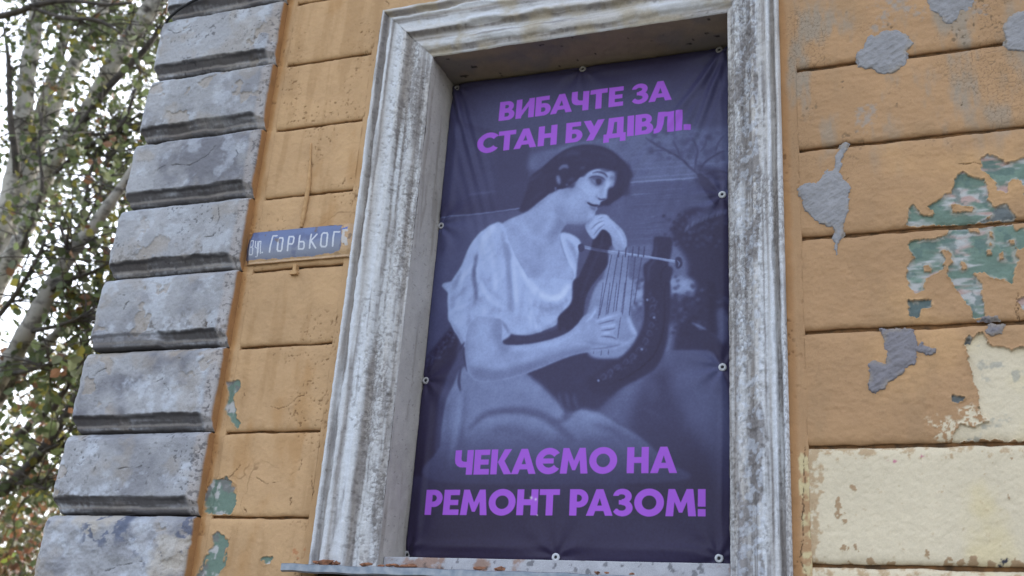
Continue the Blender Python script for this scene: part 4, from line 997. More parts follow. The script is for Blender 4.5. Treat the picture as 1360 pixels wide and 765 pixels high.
# blouse
blouse = A5([(300, 388), (335, 396), (352, 450), (385, 525), (432, 602), (482, 690), (520, 700), (562, 690), (602, 640), (622, 592), (596, 540), (566, 450), (578, 428), (620, 440), (650, 470), (640, 520), (632, 600), (628, 660), (600, 715), (560, 760), (500, 820), (470, 830), (380, 800), (360, 850), (300, 880), (240, 900), (180, 860), (130, 820), (106, 720), (112, 640), (160, 560), (190, 490), (235, 430)])
fill(blouse, .73, 3, 1)
bl2 = A6([(176, 40), (170, 130), (190, 160), (215, 215), (240, 250), (262, 170), (290, 122), (340, 132), (392, 148), (415, 180), (436, 200), (500, 204), (560, 186), (620, 160), (660, 120), (694, 60), (690, -20), (180, -20)])
fill(bl2, .71, 3, 1)
BL = np.maximum(cover(blouse, 3), cover(bl2, 3))
for pts, w_, v, al in (([(225, 510), (215, 580), (222, 660), (228, 700)], 12, .38, .75), ([(235, 520), (228, 600), (232, 690)], 8, .84, .6), ([(330, 420), (350, 520), (362, 620), (360, 740)], 22, .58, .6), ([(345, 450), (400, 560), (440, 640), (480, 700)], 14, .86, .7), ([(300, 400), (260, 450), (240, 520)], 26, .86, .5),
                       ([(160, 580), (130, 660), (125, 740)], 20, .58, .6), ([(180, 560), (160, 640), (150, 740)], 10, .84, .6), ([(280, 480), (300, 600), (300, 720)], 16, .82, .5), ([(520, 702), (570, 690), (610, 640)], 16, .88, .7), ([(480, 720), (540, 760), (600, 720)], 16, .60, .5), ([(420, 640), (410, 720), (400, 790)], 14, .62, .5), ([(450, 700), (450, 760), (440, 800)], 10, .84, .6),
                       ([(570, 450), (600, 540), (628, 600)], 10, .86, .7), ([(590, 450), (620, 500), (636, 560)], 12, .52, .6), ([(605, 455), (632, 480), (640, 500)], 8, .8, .6), ([(200, 690), (190, 760), (200, 820)], 16, .56, .5), ([(250, 720), (260, 780), (240, 840)], 14, .82, .5), ([(330, 700), (320, 760), (330, 800)], 12, .60, .5)):
    brush(A5(pts), w_, v, 4, al, BL)
for i in range(60):
    x = rr.uniform(120, 350); y = rr.uniform(450, 780); brush(A5([(x + 14, y), (x, y + 24), (x + rr.uniform(-40, -14), y + 46)]), rr.uniform(8, 16), rr.choice([.58, .64, .82, .86]), 5, .32, BL)
for i in range(40):
    x = rr.uniform(430, 620); y = rr.uniform(680, 820); brush(A5([(x, y), (x + rr.uniform(-10, 16), y + 24), (x + rr.uniform(-10, 26), y + 44)]), rr.uniform(4, 9), rr.choice([.60, .66, .84, .88]), 3, .4, BL)
brush(A6([(280, 126), (340, 136), (395, 152), (425, 196)]), 10, .50, 3, .8, BL); brush(A6([(180, 140), (215, 200), (240, 245)]), 12, .55, 4, .7, BL); brush(A6([(500, 200), (580, 176), (660, 118)]), 14, .55, 5, .6, BL)
# hanging ribbon ends under the sleeve
for pts in ([(205, 270), (225, 250), (240, 230)], [(235, 250), (240, 300), (252, 350)], [(225, 330), (215, 390), (222, 430)]): brush(A6(pts), 9, .22, 2.5, .8)
# forearm and playing hand
arm = A6([(252, 170), (290, 124), (345, 132), (392, 140), (396, 180), (398, 236), (440, 244), (520, 238), (600, 220), (660, 196), (700, 164), (728, 128), (760, 112), (778, 86), (788, 92), (784, 112), (768, 130), (790, 138), (830, 118), (868, 106), (886, 116), (880, 134), (846, 152), (862, 158), (866, 178), (850, 196), (880, 226), (900, 236), (886, 248), (850, 262), (800, 266), (760, 272), (700, 284), (640, 304), (560, 338), (490, 364), (420, 382), (350, 394), (292, 390), (262, 366), (246, 320), (240, 250)])
arm_c = cover(arm, 2.5)
def paint_arm():
    fill(arm, .72, 2.5, 1)
    fill(A6([(250, 330), (300, 392), (420, 384), (560, 338), (700, 286), (760, 272), (740, 250), (640, 270), (520, 310), (400, 344), (320, 340)]), .52, 8, .75, True, arm_c)
    fill(A6([(392, 130), (404, 236), (440, 248), (400, 280), (360, 220), (360, 140)]), .58, 8, .6, True, arm_c)
    fill(A6([(290, 140), (330, 150), (320, 300), (280, 300)]), .80, 12, .6, True, arm_c)
    brush(A6([(420, 262), (540, 254), (640, 228), (720, 180)]), 16, .82, 6, .7, arm_c)
    brush(A6([(250, 200), (244, 280), (262, 350)]), 12, .58, 5, .6, arm_c)
    for pts in ([(790, 160), (826, 150), (860, 142)], [(800, 186), (836, 182), (862, 176)], [(800, 210), (840, 212), (868, 222)]): brush(A6(pts), 5, .46, 1.5, .85, arm_c)
    for pts in ([(780, 148), (830, 132), (874, 118)], [(800, 172), (840, 166), (862, 160)], [(804, 198), (840, 196)], [(740, 150), (765, 126), (780, 98)]): brush(A6(pts), 7, .86, 2.2, .7, arm_c)
    brush(A6([(730, 230), (790, 240), (850, 246), (890, 242)]), 9, .60, 3, .6, arm_c); brush(A6([(760, 262), (820, 256), (880, 244)]), 6, .5, 2, .7, arm_c)
# lyre: veil-like sound panel, strings, curved arms
fill(A5([(772, 505), (838, 500), (842, 640), (838, 780), (712, 780), (730, 660)]), .58, 4, .85)
fill(A6([(800, -20), (930, -20), (918, 110), (935, 170), (950, 205), (925, 252), (880, 292), (810, 302), (750, 284), (735, 200), (745, 110)]), .60, 4, .95)
brush(A6([(910, 130), (930, 180), (945, 205)]), 14, .76, 4, .8); brush(A6([(880, 250), (920, 230), (944, 205)]), 12, .72, 4, .7)
for a, b in (((775, 520), (726, 765)), ((800, 516), (758, 765)), ((822, 514), (790, 765)), ((846, 510), (818, 765)), ((872, 520), (846, 765)), ((898, 526), (866, 720))):
    brush(A5([a, ((a[0] + b[0]) / 2, (a[1] + b[1]) / 2), b]), 2.2, .26, .8, .85, None, False)
for a, b in (((810, -10), (770, 280)), ((838, -10), (800, 290)), ((866, -10), (830, 285)), ((900, -10), (868, 230))):
    brush(A6([a, ((a[0] + b[0]) / 2, (a[1] + b[1]) / 2), b]), 2.2, .30, .8, .8, None, False)
lyL = A5([(560, 780), (600, 745), (628, 690), (640, 620), (664, 560), (690, 500), (706, 440), (728, 418), (756, 416), (776, 440), (780, 470), (760, 500), (756, 560), (720, 610), (690, 650), (668, 700), (650, 800), (600, 830)])
fill(lyL, .13, 2.6, 1); fill(A6([(690, -20), (740, -20), (710, 80), (660, 150), (630, 190), (628, 130), (680, 70)]), .12, 3, 1)
lyR = A5([(950, 448), (1000, 446), (1020, 458), (1014, 520), (1004, 560), (1022, 580), (1006, 660), (1000, 800), (914, 800), (912, 660), (904, 570), (930, 540), (944, 490)])
fill(lyR, .16, 2.8, 1); brush(A5([(958, 460), (948, 540), (925, 580), (930, 700)]), 8, .30, 3, .7); brush(A5([(1000, 560), (975, 600), (970, 760)]), 5, .08, 2, .7)
lyC = A6([(980, -10), (1078, -10), (1080, 120), (1068, 240), (1030, 330), (960, 380), (880, 420), (830, 450), (770, 440), (745, 390), (780, 360), (840, 320), (900, 282), (950, 215), (982, 120)])
fill(lyC, .15, 4, 1)
brush(A6([(1000, 20), (1000, 140), (980, 230), (920, 300), (840, 350), (780, 380)]), 16, .22, 4, .8); brush(A6([(1060, 20), (1058, 160), (1020, 280), (930, 360), (830, 410)]), 6, .08, 2, .8)
for q_ in range(0, 46, 4):
    qq = spline([(1006, 60), (1008, 140), (984, 220), (926, 292), (856, 342), (786, 388)], 10)[int(q_ / 45 * 49)]; x, y = qq
    brush(A6([(x - 12, y + 10), (x + 4, y - 12), (x + 14, y + 2), (x + 2, y + 12)]), 4.5, .34, 1.8, .7); brush(A6([(x - 18, y - 4), (x - 6, y + 16), (x + 10, y + 18)]), 4, .08, 2, .6)
for i in range(46):
    t = i / 45; q = spline([(1012, 40), (1016, 140), (990, 220), (930, 296), (860, 345), (790, 392)], 10)[int(t * 50)]
    x, y = q[0] + rr.uniform(-14, 14), q[1] + rr.uniform(-14, 14); fill(A6([(x, y), (x + 7, y - 5), (x + 11, y + 3), (x + 3, y + 8)]), rr.choice([.36, .3, .24, .06]), 2, .5)
for x, y in ((1018, 132), (968, 262), (790, 390), (990, 60)): fill(A6([(x - 6, y), (x, y - 6), (x + 6, y), (x, y + 6)]), .58, 1.2, .9)
brush(A5([(640, 484), (680, 494), (760, 508), (900, 526), (1050, 550)]), 7.5, .60, 1.2, .95, None, False); brush(A5([(650, 480), (760, 502), (1040, 543)]), 2, .8, .8, .8, None, False)
fill(A5([(640, 480), (660, 476), (664, 500), (644, 508)]), .2, 1.5, .9); fill(A5([(1034, 532), (1054, 530), (1060, 560), (1044, 574), (1034, 566)]), .22, 1.5, .95); brush(A5([(1040, 540), (1048, 552), (1044, 566)]), 4, .6, 1, .8)
for x in (806, 834, 862, 886, 908): brush(A5([(x, 486), (x - 1, 500), (x - 4, 530)]), 3.4, .26, .9, .9, None, False)
fill(lyL, .13, 2.6, .55); brush(A5([(740, 430), (726, 500), (690, 580), (650, 690)]), 7, .24, 3, .6)
paint_arm()
# supporting hand under the chin
hand = A5([(668, 408), (672, 386), (694, 366), (722, 356), (752, 356), (770, 374), (796, 396), (822, 424), (836, 460), (832, 492), (800, 500), (780, 480), (772, 446), (756, 424), (736, 418), (718, 440), (702, 456), (684, 440)])
fill(hand, .74, 2.2, 1); HD = cover(hand, 2)
for pts in ([(690, 396), (712, 376), (740, 366)], [(690, 416), (716, 392), (744, 380)], [(702, 440), (722, 414), (746, 396)]): brush(A5(pts), 4, .50, 1.3, .8, HD)
for pts in ([(682, 404), (706, 380), (736, 360)], [(696, 424), (720, 400), (744, 386)], [(780, 400), (812, 440), (822, 480)]): brush(A5(pts), 6, .86, 2, .7, HD)
fill(A5([(770, 440), (800, 470), (830, 495), (790, 505), (770, 470)]), .58, 6, .6, True, HD)
# head: three-quarter profile leaning on the hand
AF = lambda pts: cv(pts, 680, 180, 5.883)
fill(AF([(70, 598), (92, 520), (120, 440), (130, 350), (190, 290), (250, 250), (330, 180), (420, 122), (500, 92), (600, 78), (700, 90), (786, 130), (850, 190), (898, 258), (914, 312), (902, 380), (888, 448), (842, 488), (790, 520), (740, 530), (600, 560), (420, 450), (330, 440), (270, 470), (200, 530), (130, 590)]), .155, 4, 1)
HR = cover(AF([(90, 590), (130, 350), (250, 250), (420, 122), (600, 80), (786, 132), (896, 260), (900, 380), (840, 488), (740, 528), (420, 450), (200, 530)]), 4)
face = AF([(340, 440), (400, 424), (446, 404), (500, 364), (560, 312), (616, 274), (690, 258), (750, 264), (800, 280), (828, 288), (820, 350), (797, 408), (764, 428), (754, 465), (752, 498), (722, 514), (698, 526), (690, 548), (668, 562), (672, 584), (656, 600), (652, 630), (626, 664), (570, 692), (500, 694), (430, 692), (360, 640), (320, 540)])
fill(face, .735, 2.4, 1)
FC = cover(face, 2)
fill(AF([(330, 520), (420, 610), (520, 660), (630, 640), (620, 700), (430, 710), (340, 640)]), .64, 14, .8, True, FC)
fill(AF([(770, 270), (836, 270), (830, 360), (790, 420), (766, 430), (776, 350)]), .60, 7, .8, True, FC)
fill(AF([(380, 420), (450, 400), (520, 340), (560, 330), (540, 420), (440, 470), (380, 470)]), .62, 12, .7, True, FC)
fill(AF([(500, 440), (580, 410), (640, 430), (640, 490), (570, 520), (500, 500)]), .79, 14, .7, True, FC)
fill(AF([(620, 290), (690, 268), (740, 280), (700, 292), (640, 300)]), .80, 7, .6, True, FC); fill(AF([(600, 600), (640, 600), (640, 640), (600, 650)]), .80, 8, .6, True, FC)
fill(AF([(596, 338), (640, 316), (710, 318), (742, 346), (728, 392), (690, 408), (644, 396)]), .48, 6, .8, True, FC)
fill(AF([(625, 338), (670, 330), (724, 344), (716, 384), (676, 398), (646, 384)]), .36, 4, .7, True, FC)
fill(AF([(628, 352), (648, 350), (660, 368), (656, 386), (640, 376)]), .58, 2, .7); fill(AF([(662, 348), (690, 344), (704, 362), (694, 386), (672, 388)]), .17, 2.2, .85)
brush(AF([(604, 340), (640, 328), (690, 330), (730, 352)]), 5, .24, 1.8, .8); brush(AF([(630, 300), (668, 291), (706, 296), (736, 314), (752, 338)]), 7, .26, 2.2, .8)
fill(AF([(764, 330), (782, 322), (800, 334), (790, 352), (770, 350)]), .42, 4, .7, True, FC)
brush(AF([(738, 350), (722, 400), (704, 450), (700, 486)]), 16, .64, 5, .7, FC); brush(AF([(748, 360), (746, 420), (738, 480)]), 13, .82, 3.5, .75, FC)
brush(AF([(672, 492), (694, 506), (722, 504), (742, 508)]), 6.5, .22, 2, .8); brush(AF([(668, 470), (664, 486), (676, 496)]), 5, .55, 2.2, .7, FC)
fill(AF([(756, 420), (800, 414), (880, 440), (840, 488), (790, 520), (752, 528), (748, 490)]), .15, 5, .95)
fill(AF([(590, 528), (612, 534), (640, 545), (668, 546), (682, 552), (664, 564), (636, 562), (608, 546)]), .24, 2.2, .9); fill(AF([(612, 560), (640, 568), (662, 570), (664, 586), (642, 594), (622, 580)]), .42, 3, .8)
brush(AF([(590, 530), (624, 550), (676, 554)]), 3.6, .14, 1.2, .85); fill(AF([(578, 520), (592, 520), (594, 536), (582, 536)]), .56, 4, .6); brush(AF([(628, 602), (650, 606), (660, 602)]), 9, .52, 4, .6, FC)
brush(AF([(640, 652), (600, 684), (520, 698), (430, 694)]), 12, .50, 5, .7)
fill(AF([(430, 694), (520, 702), (600, 692), (590, 720), (520, 760), (380, 740)]), .50, 9, .5)
# hair over the temple, curls and lights
fill(AF([(250, 330), (330, 240), (430, 190), (560, 190), (680, 220), (790, 250), (826, 262), (812, 290), (760, 270), (690, 262), (640, 272), (600, 292), (566, 318), (530, 330), (508, 366), (470, 384), (446, 410), (410, 420), (376, 424), (350, 440), (290, 450)]), .15, 4, .95)
for pts, w_ in (([(820, 268), (838, 330), (828, 400), (790, 440)], 26), ([(850, 200), (890, 280), (880, 380), (840, 450)], 30), ([(440, 400), (474, 400), (490, 372)], 16), ([(540, 300), (556, 318), (574, 300)], 12), ([(790, 500), (760, 540), (730, 548)], 12), ([(690, 262), (740, 276), (790, 268)], 10), ([(890, 250), (930, 310), (915, 350)], 14), ([(900, 380), (900, 440), (868, 470)], 14)):
    brush(AF(pts), w_, .155, 5, .85)
for pts, w_, v in (([(420, 160), (470, 140), (540, 146)], 20, .29), ([(350, 190), (420, 150), (520, 112), (620, 104)], 12, .21), ([(540, 268), (556, 256), (574, 262)], 9, .42), ([(448, 366), (470, 350), (494, 346)], 9, .34), ([(600, 130), (700, 130), (780, 180), (820, 240)], 14, .20), ([(640, 180), (720, 190), (780, 230)], 10, .20), ([(150, 350), (190, 330), (240, 290)], 7, .28), ([(100, 390), (140, 360), (180, 336)], 6, .30), ([(120, 560), (180, 500), (250, 440)], 14, .19), ([(200, 400), (260, 340), (330, 300)], 12, .19), ([(470, 200), (560, 190), (640, 210)], 10, .20), ([(860, 230), (890, 300), (880, 360)], 8, .22)):
    brush(AF(pts), w_, v, 4.5, .75)
brush(AF([(372, 276), (396, 252), (424, 246), (444, 262)]), 15, .46, 2.5, .9); brush(AF([(360, 318), (368, 350), (378, 392)]), 15, .56, 3, .85); fill(AF([(424, 386), (440, 386), (446, 402), (430, 406)]), .5, 3, .7); fill(AF([(340, 414), (352, 412), (354, 436), (342, 438)]), .6, 2, .7)
for i in range(40):
    x = rr.uniform(880, 925); y = rr.uniform(230, 470); brush(AF([(x - 12, y - 10), (x + 4, y), (x + rr.uniform(-8, 10), y + 16)]), rr.uniform(5, 9), .19, 4, .4)
skinm = np.clip(np.maximum(np.maximum(SN, arm_c * 1.0), np.maximum(FC * .55, HD * .6)) - BL * (1 - arm_c), 0, 1)
tone *= 1 - .10 * skinm              # flesh is a tone darker than the muslin
for pts, w_, v, al in (([(225, 520), (212, 600), (224, 660), (216, 720)], 14, .40, .7), ([(236, 560), (260, 640), (330, 700)], 16, .62, .6), ([(240, 620), (280, 700), (350, 740)], 12, .92, .5), ([(352, 470), (362, 560), (366, 660), (372, 760)], 24, .56, .7), ([(372, 520), (380, 620), (390, 720)], 14, .92, .6), ([(600, 700), (560, 730), (500, 745)], 16, .56, .6),
                       ([(150, 640), (180, 590), (220, 540)], 12, .90, .5), ([(130, 700), (170, 660), (210, 640)], 12, .60, .6), ([(130, 740), (180, 720), (212, 700)], 10, .92, .5), ([(440, 620), (500, 690), (560, 690), (600, 640)], 18, .94, .6), ([(430, 760), (470, 700), (480, 660)], 12, .62, .5), ([(560, 460), (590, 540), (622, 600)], 12, .92, .6)):
    brush(A5(pts), w_, v, 5, al, BL)
# printed dark band under the lower text; tone also drops towards the top edge
tone *= 1 - .80 * sstep(.74, .93, gyn)[..., None].reshape(PH, PW) * .9
tone -= .10 * sstep(.12, .0, gyn)
tone = np.clip(tone * (1 + .05 * fbm(gx, gy, 40, 3, 803)) + .022 * fbm(gx, gy, 4, 2, 802), 0, 1)
stops = np.array([0, .06, .15, .25, .40, .55, .72, .85, 1.0])
rampc = np.array([(33, 25, 42), (42, 34, 57), (52, 47, 74), (61, 59, 90), (81, 84, 119), (113, 123, 160), (150, 165, 205), (170, 184, 218), (194, 206, 232)], float)
tone = gblur(tone, .9)
rgb = np.stack([np.interp(tone, stops, rampc[:, i]) for i in range(3)], -1).astype(np.float32)

# --- lettering (cap height 1): every letter as polygons, D-shaped bowls and rings
def Rr(x0, y0, x1, y1): return ('P', [(x0, y0), (x1, y0), (x1, y1), (x0, y1)])
def Dd(x0, y0, x1, y1):
    r = (y1 - y0) / 2; cx = max(x0, x1 - r); rx = x1 - cx
    return ('P', [(x0, y0)] + [(cx + rx * math.sin(a), (y0 + y1) / 2 - r * math.cos(a)) for a in np.linspace(0, math.pi, 26)] + [(x0, y1)])
def Oo(cx, cy, rx, ry): return ('P', [(cx + rx * math.cos(a), cy + ry * math.sin(a)) for a in np.linspace(0, 2 * math.pi, 60)[:-1]])
def Pp_(*p): return ('P', list(p))
def cut(q): return ('S', q[1])
ST = .265
FONT = {
 'В': (.72, [Dd(0, .45, .66, 1), Dd(0, 0, .72, .56), cut(Dd(ST, .63, .43, .81)), cut(Dd(ST, .19, .47, .39))]),
 'И': (.84, [Rr(0, 0, ST, 1), Rr(.84 - ST, 0, .84, 1), Pp_((.0, .0), (.20, 0), (.84, 1), (.64, 1))]),
 'Б': (.70, [Rr(0, 0, ST, 1), Rr(0, .785, .62, 1), Dd(0, 0, .70, .64), cut(Dd(ST, .2, .46, .43))]),
 'А': (.98, [Pp_((0, 0), (.36, 1), (.62, 1), (.98, 0), (.70, 0), (.64, .18), (.34, .18), (.28, 0)), cut(Pp_((.405, .385), (.575, .385), (.49, .66)))]),
 'Ч': (.76, [Rr(.76 - ST, 0, .76, 1), Pp_((0, 1), (0, .62), (.03, .46), (.11, .36), (.24, .30), (.5, .29), (.5, .52), (.36, .53), (.29, .57), (ST, .65), (ST, 1))]),
 'Т': (.76, [Rr(0, .775, .76, 1), Rr(.38 - ST / 2, 0, .38 + ST / 2, 1)]),
 'Е': (.63, [Rr(0, 0, ST, 1), Rr(0, 0, .63, .22), Rr(0, .39, .59, .60), Rr(0, .78, .63, 1)]),
 'З': (.70, [Oo(.325, .725, .335, .29), Oo(.335, .295, .365, .312), cut(Oo(.30, .715, .125, .09)), cut(Oo(.305, .30, .15, .105)), cut(Pp_((-.1, .27), (.27, .27), (.30, .42), (.30, .60), (.27, .745), (-.1, .745))), cut(Pp_((-.1, .12), (-.02, .12), (.12, .30), (-.1, .30))), Rr(.20, .425, .42, .59)]),
 'С': (.90, [Oo(.51, .5, .515, .518), cut(Oo(.51, .5, .25, .26)), cut(Pp_((.56, .5), (.80, .74), (1.2, .95), (1.2, .05), (.80, .26)))]),
 'О': (1.04, [Oo(.52, .5, .525, .518), cut(Oo(.52, .5, .255, .26))]),
 'Н': (.80, [Rr(0, 0, ST, 1), Rr(.80 - ST, 0, .80, 1), Rr(0, .385, .8, .615)]),
 'У': (.86, [Pp_((.58, 1), (.87, 1), (.43, 0), (.14, 0)), Pp_((0, 1), (.30, 1), (.55, .44), (.34, .26))]),
 'Д': (.90, [Rr(0, -.19, .23, .22), Rr(.67, -.19, .90, .22), Rr(0, 0, .90, .22), Pp_((.19, 1), (.80, 1), (.80, 0), (.535, 0), (.535, .78), (.42, .78), (.39, .45), (.35, .2), (.1, .1), (.15, .45))]),
 'І': (ST, [Rr(0, 0, ST, 1)]),
 'Л': (.80, [Pp_((.17, 1), (.80, 1), (.80, 0), (.535, 0), (.535, .775), (.415, .775), (.385, .38), (.33, .12), (.24, .01), (.10, -.015), (0, -.005), (0, .22), (.07, .24), (.12, .40))]),
 '.': (.27, [Rr(0, 0, .27, .27)]),
 'К': (.84, [Rr(0, 0, ST, 1), Pp_((.24, .40), (.53, 1), (.83, 1), (.55, .53), (.86, 0), (.55, 0), (.24, .56))]),
 'Є': (.90, [Oo(.51, .5, .515, .518), cut(Oo(.51, .5, .25, .26)), cut(Pp_((.56, .5), (.80, .74), (1.2, .95), (1.2, .05), (.80, .26))), Rr(.22, .40, .70, .60)]),
 'М': (1.06, [Pp_((0, 0), (.10, 1), (.33, 1), (.53, .50), (.73, 1), (.96, 1), (1.06, 0), (.79, 0), (.745, .52), (.59, .13), (.47, .13), (.315, .52), (.27, 0))]),
 'Р': (.68, [Rr(0, 0, ST, 1), Dd(0, .31, .68, 1), cut(Dd(ST, .53, .44, .79))]),
 '!': (ST, [Rr(0, .355, ST, 1), Rr(0, 0, ST, .265)]), ' ': (.26, []),
}
KERN = {'БА': .07, 'АЧ': .10, 'ЗА': .05, 'СТ': .03, 'ТА': .12, 'УД': .07, 'ВЛ': .04, 'КА': .05, 'АЄ': .07, 'РА': .13, 'АЗ': .05, 'БУ': .03, 'НТ': .0}
def letter_line(text, xl, xr, zb, zt, track=.055):
    """set a line of capitals between two measured ends (facade metres)"""
    tot = sum(FONT[ch][0] for ch in text) + track * (len(text) - 1) - sum(KERN.get(a + b, 0) for a, b in zip(text, text[1:]))
    hgt = (zt - zb) / MM; kx = (xr - xl) / MM / tot; ox = (xl - BX0) / MM; oy = (BZ1 - zb) / MM
    SSF = 3; out = np.zeros((PH, PW), np.float32)
    for ti_, ch in enumerate(text):
        w_, ops = FONT[ch]
        if ops:
            x0 = int(ox - .06 * kx) - 2; x1 = int(ox + (w_ + .06) * kx) + 3; y0 = int(oy - 1.06 * hgt) - 2; y1 = int(oy + .22 * hgt) + 3
            px, py = np.meshgrid((np.arange((x1 - x0) * SSF) + .5) / SSF + x0, (np.arange((y1 - y0) * SSF) + .5) / SSF + y0)
            m = np.zeros(px.shape, bool)
            for kind, pts in ops:
                q = np.array([(ox + a * kx, oy - b * hgt) for a, b in pts]); ins = np.zeros(px.shape, bool)
                for i in range(len(q)):
                    (ax, ay), (bx, by) = q[i], q[(i + 1) % len(q)]
                    if ay == by: continue
                    rw = (ay > py[:, 0]) != (by > py[:, 0])
                    if rw.any(): ins[rw] ^= px[rw] < ((bx - ax) * (py[rw, 0] - ay) / (by - ay) + ax)[:, None]
                m = (m | ins) if kind == 'P' else (m & ~ins)
            a = m.reshape(y1 - y0, SSF, x1 - x0, SSF).mean((1, 3))
            out[y0:y1, x0:x1] = np.maximum(out[y0:y1, x0:x1], a)
        nx = text[ti_ + 1] if ti_ + 1 < len(text) else ''
        ox += (w_ + track - KERN.get(ch + nx, 0)) * kx
    return out
VIOLET = np.array((152, 82, 196), np.float32)
for text, a, b in (("ВИБАЧТЕ ЗА", (662, 163), (892, 131)), ("СТАН БУДІВЛІ.", (633, 206), (917, 171)), ("ЧЕКАЄМО НА", (603, 631), (899.5, 628.5)), ("РЕМОНТ РАЗОМ!", (564, 684), (937, 686))):
    q = sv([a, b], Y=YBAN); zb_ = q[:, 1].mean() + .001
    m = letter_line(text, q[0, 0], q[1, 0], zb_, zb_ + .0955)
    rgb = rgb * (1 - m[..., None]) + VIOLET * m[..., None]
# two light scuffs on the lower text
for u, v, r in ((706, 661, 2.0), (712, 663, 1.6), (714, 684, .9)):
    c0 = cv([(u, v)])[0]; rgb = rgb * (1 - (np.exp(-((gx - c0[0]) ** 2 + (gy - c0[1]) ** 2) / (2 * (r * 1.6) ** 2)) * .8)[..., None]) + 225 * (np.exp(-((gx - c0[0]) ** 2 + (gy - c0[1]) ** 2) / (2 * (r * 1.6) ** 2)) * .8)[..., None]
img = bpy.data.images.new("banner_print", PW, PH, alpha=False)
buf = np.ones((PH, PW, 4), np.float32); buf[..., :3] = np.clip(rgb / 255, 0, 1); img.pixels.foreach_set(buf[::-1].ravel()); img.update(); img.pack()
M_BAN, t_, p_ = new_mat("printed_vinyl")
ti = t_.nodes.new("ShaderNodeTexImage"); ti.image = img; ti.interpolation = 'Cubic'
t_.links.new(ti.outputs[0], p_.inputs["Base Color"]); p_.inputs["Roughness"].default_value = .5; p_.inputs["Specular IOR Level"].default_value = .22
tcn = t_.nodes.new("ShaderNodeTexCoord"); wv = t_.nodes.new("ShaderNodeTexNoise"); wv.inputs["Scale"].default_value = 500
t_.links.new(tcn.outputs["Object"], wv.inputs["Vector"]); bp = t_.nodes.new("ShaderNodeBump"); bp.inputs["Strength"].default_value = .06; bp.inputs["Distance"].default_value = .001
t_.links.new(wv.outputs[0], bp.inputs["Height"]); t_.links.new(bp.outputs[0], p_.inputs["Normal"])

banner = empty("banner", ((BX0 + BX1) / 2, YBAN, BZ0 + EYE))
tag(banner, "violet printed banner with a seated woman holding a lyre, fixed in the window opening", "banner")
GROM = [(606, 116, 0), (773, 90, 0), (955, 65, 0), (584.5, 298.5, 0), (959, 258, 1), (564, 504.5, 0), (959.5, 487.5, 1), (538.5, 736, 0), (738, 740, 1), (955, 741.5, 1)]
GP = [sv([(u, v)], Y=YBAN)[0] for u, v, _ in GROM]
xs = rng(BX0, BX1, .0045); zs_ = rng(BZ0, BZ1, .0045)
X, Z = np.meshgrid(xs, zs_)
def banner_y(X, Z):
    """sag of the sheet: pulled tight at the eyelets, slack and creased between them"""
    f = .010 * np.sin(np.pi * (X - BX0) / (BX1 - BX0)) * np.sin(np.pi * (Z - BZ0) / (BZ1 - BZ0))
    f = f + .006 * fbm(X, Z, .45, 3, 901) * sstep(0, .1, X - BX0)
    # hems and vertical folds along the sides
    dl = X - BX0; dr = BX1 - X; dt = BZ1 - Z; db = Z - BZ0
    f = f + .005 * np.exp(-((dr - .028 - .006 * np.sin(Z * 3)) / .010) ** 2) * (.6 + .4 * np.sin(Z * 2.1 + 1)) - .010 * np.exp(-dr / .012)
    f = f + .007 * np.exp(-((dl - .045) / .018) ** 2) * (.5 + .5 * np.sin(Z * 3.1)) - .012 * np.exp(-dl / .02)
    f = f + .006 * np.exp(-((db - .045) / .018) ** 2) * (.7 + .3 * np.sin(X * 7)) - .006 * np.exp(-db / .012)
    f = f + .004 * np.exp(-((dt - .04) / .018) ** 2) * (.6 + .4 * np.sin(X * 9)) - .006 * np.exp(-dt / .012)
    for i, (gx_, gz_) in enumerate(GP):       # radial tension creases
        rx = X - gx_; rz = Z - gz_; r = np.hypot(rx, rz) + 1e-4; an = np.arctan2(rz, rx)
        f = f + .0055 * np.sin(an * 7 + i * 1.3) * np.exp(-r / .12) * sstep(.01, .05, r) - .006 * np.exp(-(r / .035) ** 2)
    # diagonal drag lines at the upper corners
    for (gx_, gz_, ang, wl) in ((BX0, BZ1, -1.25, .045), (BX1, BZ1, -1.9, .05), (BX1, BZ1, -2.2, .06)):
        rx = X - gx_; rz = Z - gz_; al = rx * math.cos(ang) + rz * math.sin(ang); ac = -rx * math.sin(ang) + rz * math.cos(ang)
        f = f + .010 * np.exp(-(ac / (.02 + .1 * np.maximum(al, 0))) ** 2) * np.exp(-al / .35) * np.cos(ac / wl * 6) * (al > 0)
    # slack horizontal ripples along the top
    f = f + .0035 * np.sin((dt * 1.0 + .02 * np.sin(X * 5)) / .028) * np.exp(-dt / .05) * np.sin((X - BX0) * 6)
    return YBAN - f
V = np.stack([X, banner_y(X, Z), Z + EYE], -1).reshape(-1, 3) - np.array(banner.location)
uv = np.stack([(X - BX0) / (BX1 - BX0), (Z - BZ0) / (BZ1 - BZ0)], -1).reshape(-1, 2)
link("sheet", np_mesh("sheet", V, grid_faces(*X.shape), None, True, uv), M_BAN, banner)
M_EYE = noisy("white_painted_washer", tuple(lin(200, 204, 210)), tuple(lin(170, 172, 176)), 60, .45, .1, .001)
M_EYE_D = noisy("grey_metal_eyelet", tuple(lin(176, 174, 176)), tuple(lin(140, 138, 140)), 60, .45, .1, .001, .3)
M_HOLE = noisy("dark_hole", (.02, .02, .022), (.04, .04, .042), 60, .5, .1, .001, .6)
